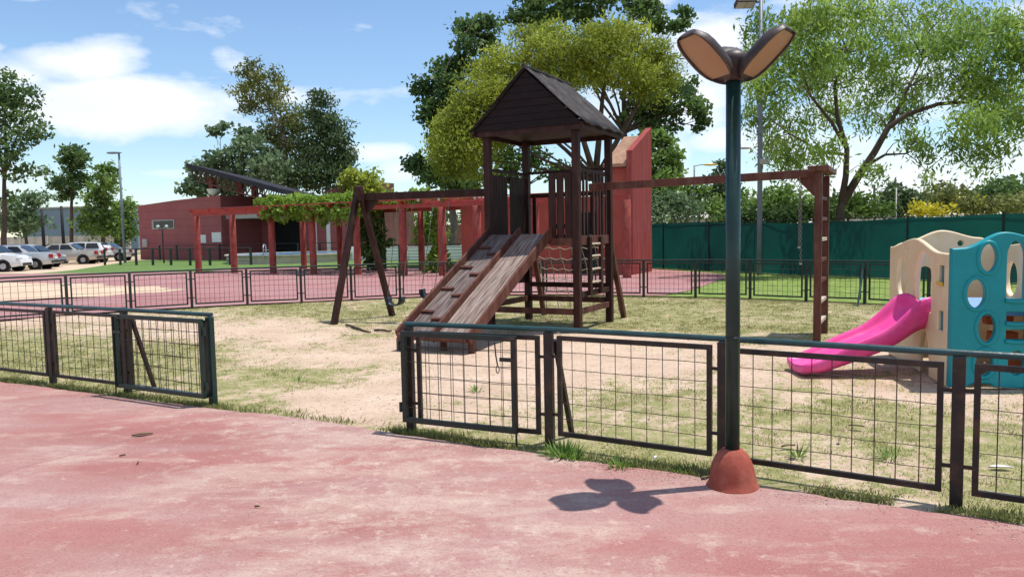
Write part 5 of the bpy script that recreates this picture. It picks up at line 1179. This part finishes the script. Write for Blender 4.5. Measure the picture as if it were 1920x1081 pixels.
clouds = [(60, 150, 120, 40, .9), (180, 125, 120, 40, 1.35), (230, 195, 210, 52, 1.45), (110, 230, 130, 34, .7), (380, 170, 90, 50, .8), (450, 130, 60, 35, .55), (5, 96, 40, 14, .7), (545, 185, 40, 20, .6), (700, 60, 60, 20, .35), (1240, 15, 50, 20, .6), (1060, 200, 200, 90, .55), (1560, 60, 160, 60, .55), (1750, 200, 160, 60, .5), (720, 285, 70, 22, .9), (760, 320, 60, 26, .7), (330, 325, 130, 14, .45), (60, 330, 90, 30, .5),
          (1330, 85, 75, 55, 1.0), (1240, 60, 60, 40, .6), (1300, 200, 110, 70, .75), (1350, 265, 60, 28, .9), (1260, 300, 60, 60, .6), (1700, 330, 260, 60, .85), (1480, 260, 160, 90, .6), (1900, 300, 120, 60, .7), (1910, 35, 40, 20, .7), (1600, 180, 200, 90, .5), (100, 5, 60, 10, .6), (600, 400, 500, 40, .4), (1500, 400, 600, 50, .7)]
tot = None
for (x, y, rx, ry, k) in clouds:
    a = math_(t, 'DIVIDE', math_(t, 'SUBTRACT', az, (x-960)/FOC), rx/FOC); e = math_(t, 'DIVIDE', math_(t, 'SUBTRACT', el, (434-.0192*(x-960)-y)/FOC), ry/FOC)
    s = math_(t, 'ADD', math_(t, 'MULTIPLY', a, a), math_(t, 'MULTIPLY', e, e))
    g = math_(t, 'MULTIPLY', math_(t, 'EXPONENT', math_(t, 'MULTIPLY', s, -.8)), k); tot = g if tot is None else math_(t, 'MAXIMUM', tot, g)
mp = N(t, 'ShaderNodeMapping'); mp.inputs['Scale'].default_value = (1, 1, 2.4); t.links.new(tc.outputs['Generated'], mp.inputs[0])
nz = noise(t, mp.outputs[0], 7.5, 9, .58, .15); nz2 = noise(t, mp.outputs[0], 2.2, 5, .5)
back = math_(t, 'MULTIPLY', math_(t, 'LESS_THAN', sep.outputs[1], .06), .45)
dens = math_(t, 'ADD', math_(t, 'MAXIMUM', tot, back), math_(t, 'MULTIPLY', math_(t, 'SUBTRACT', nz, .5), 2.0))
cl = ramp(t, dens, [(.28, (0, 0, 0)), (.50, (.45,)*3), (.85, (.95,)*3)])
ccol = mix(t, ramp(t, nz2, [(.35, (0, 0, 0)), (.65, (1, 1, 1))]), (7.4, 7.9, 8.6), (8.6, 8.8, 9.1))
t.links.new(mix(t, cl, mix(t, 1.0, sky.outputs[0], (1.12, 1.22, 1.29), 'MULTIPLY'), ccol), bg.inputs['Color']); bg.inputs['Strength'].default_value = .118
vs_ = SC.view_settings; vs_.view_transform = 'Standard'; vs_.look = 'None'; vs_.exposure = .16; vs_.gamma = 1
SC.cycles.max_bounces = 8; SC.cycles.transparent_max_bounces = 8; SC.cycles.use_denoising = True
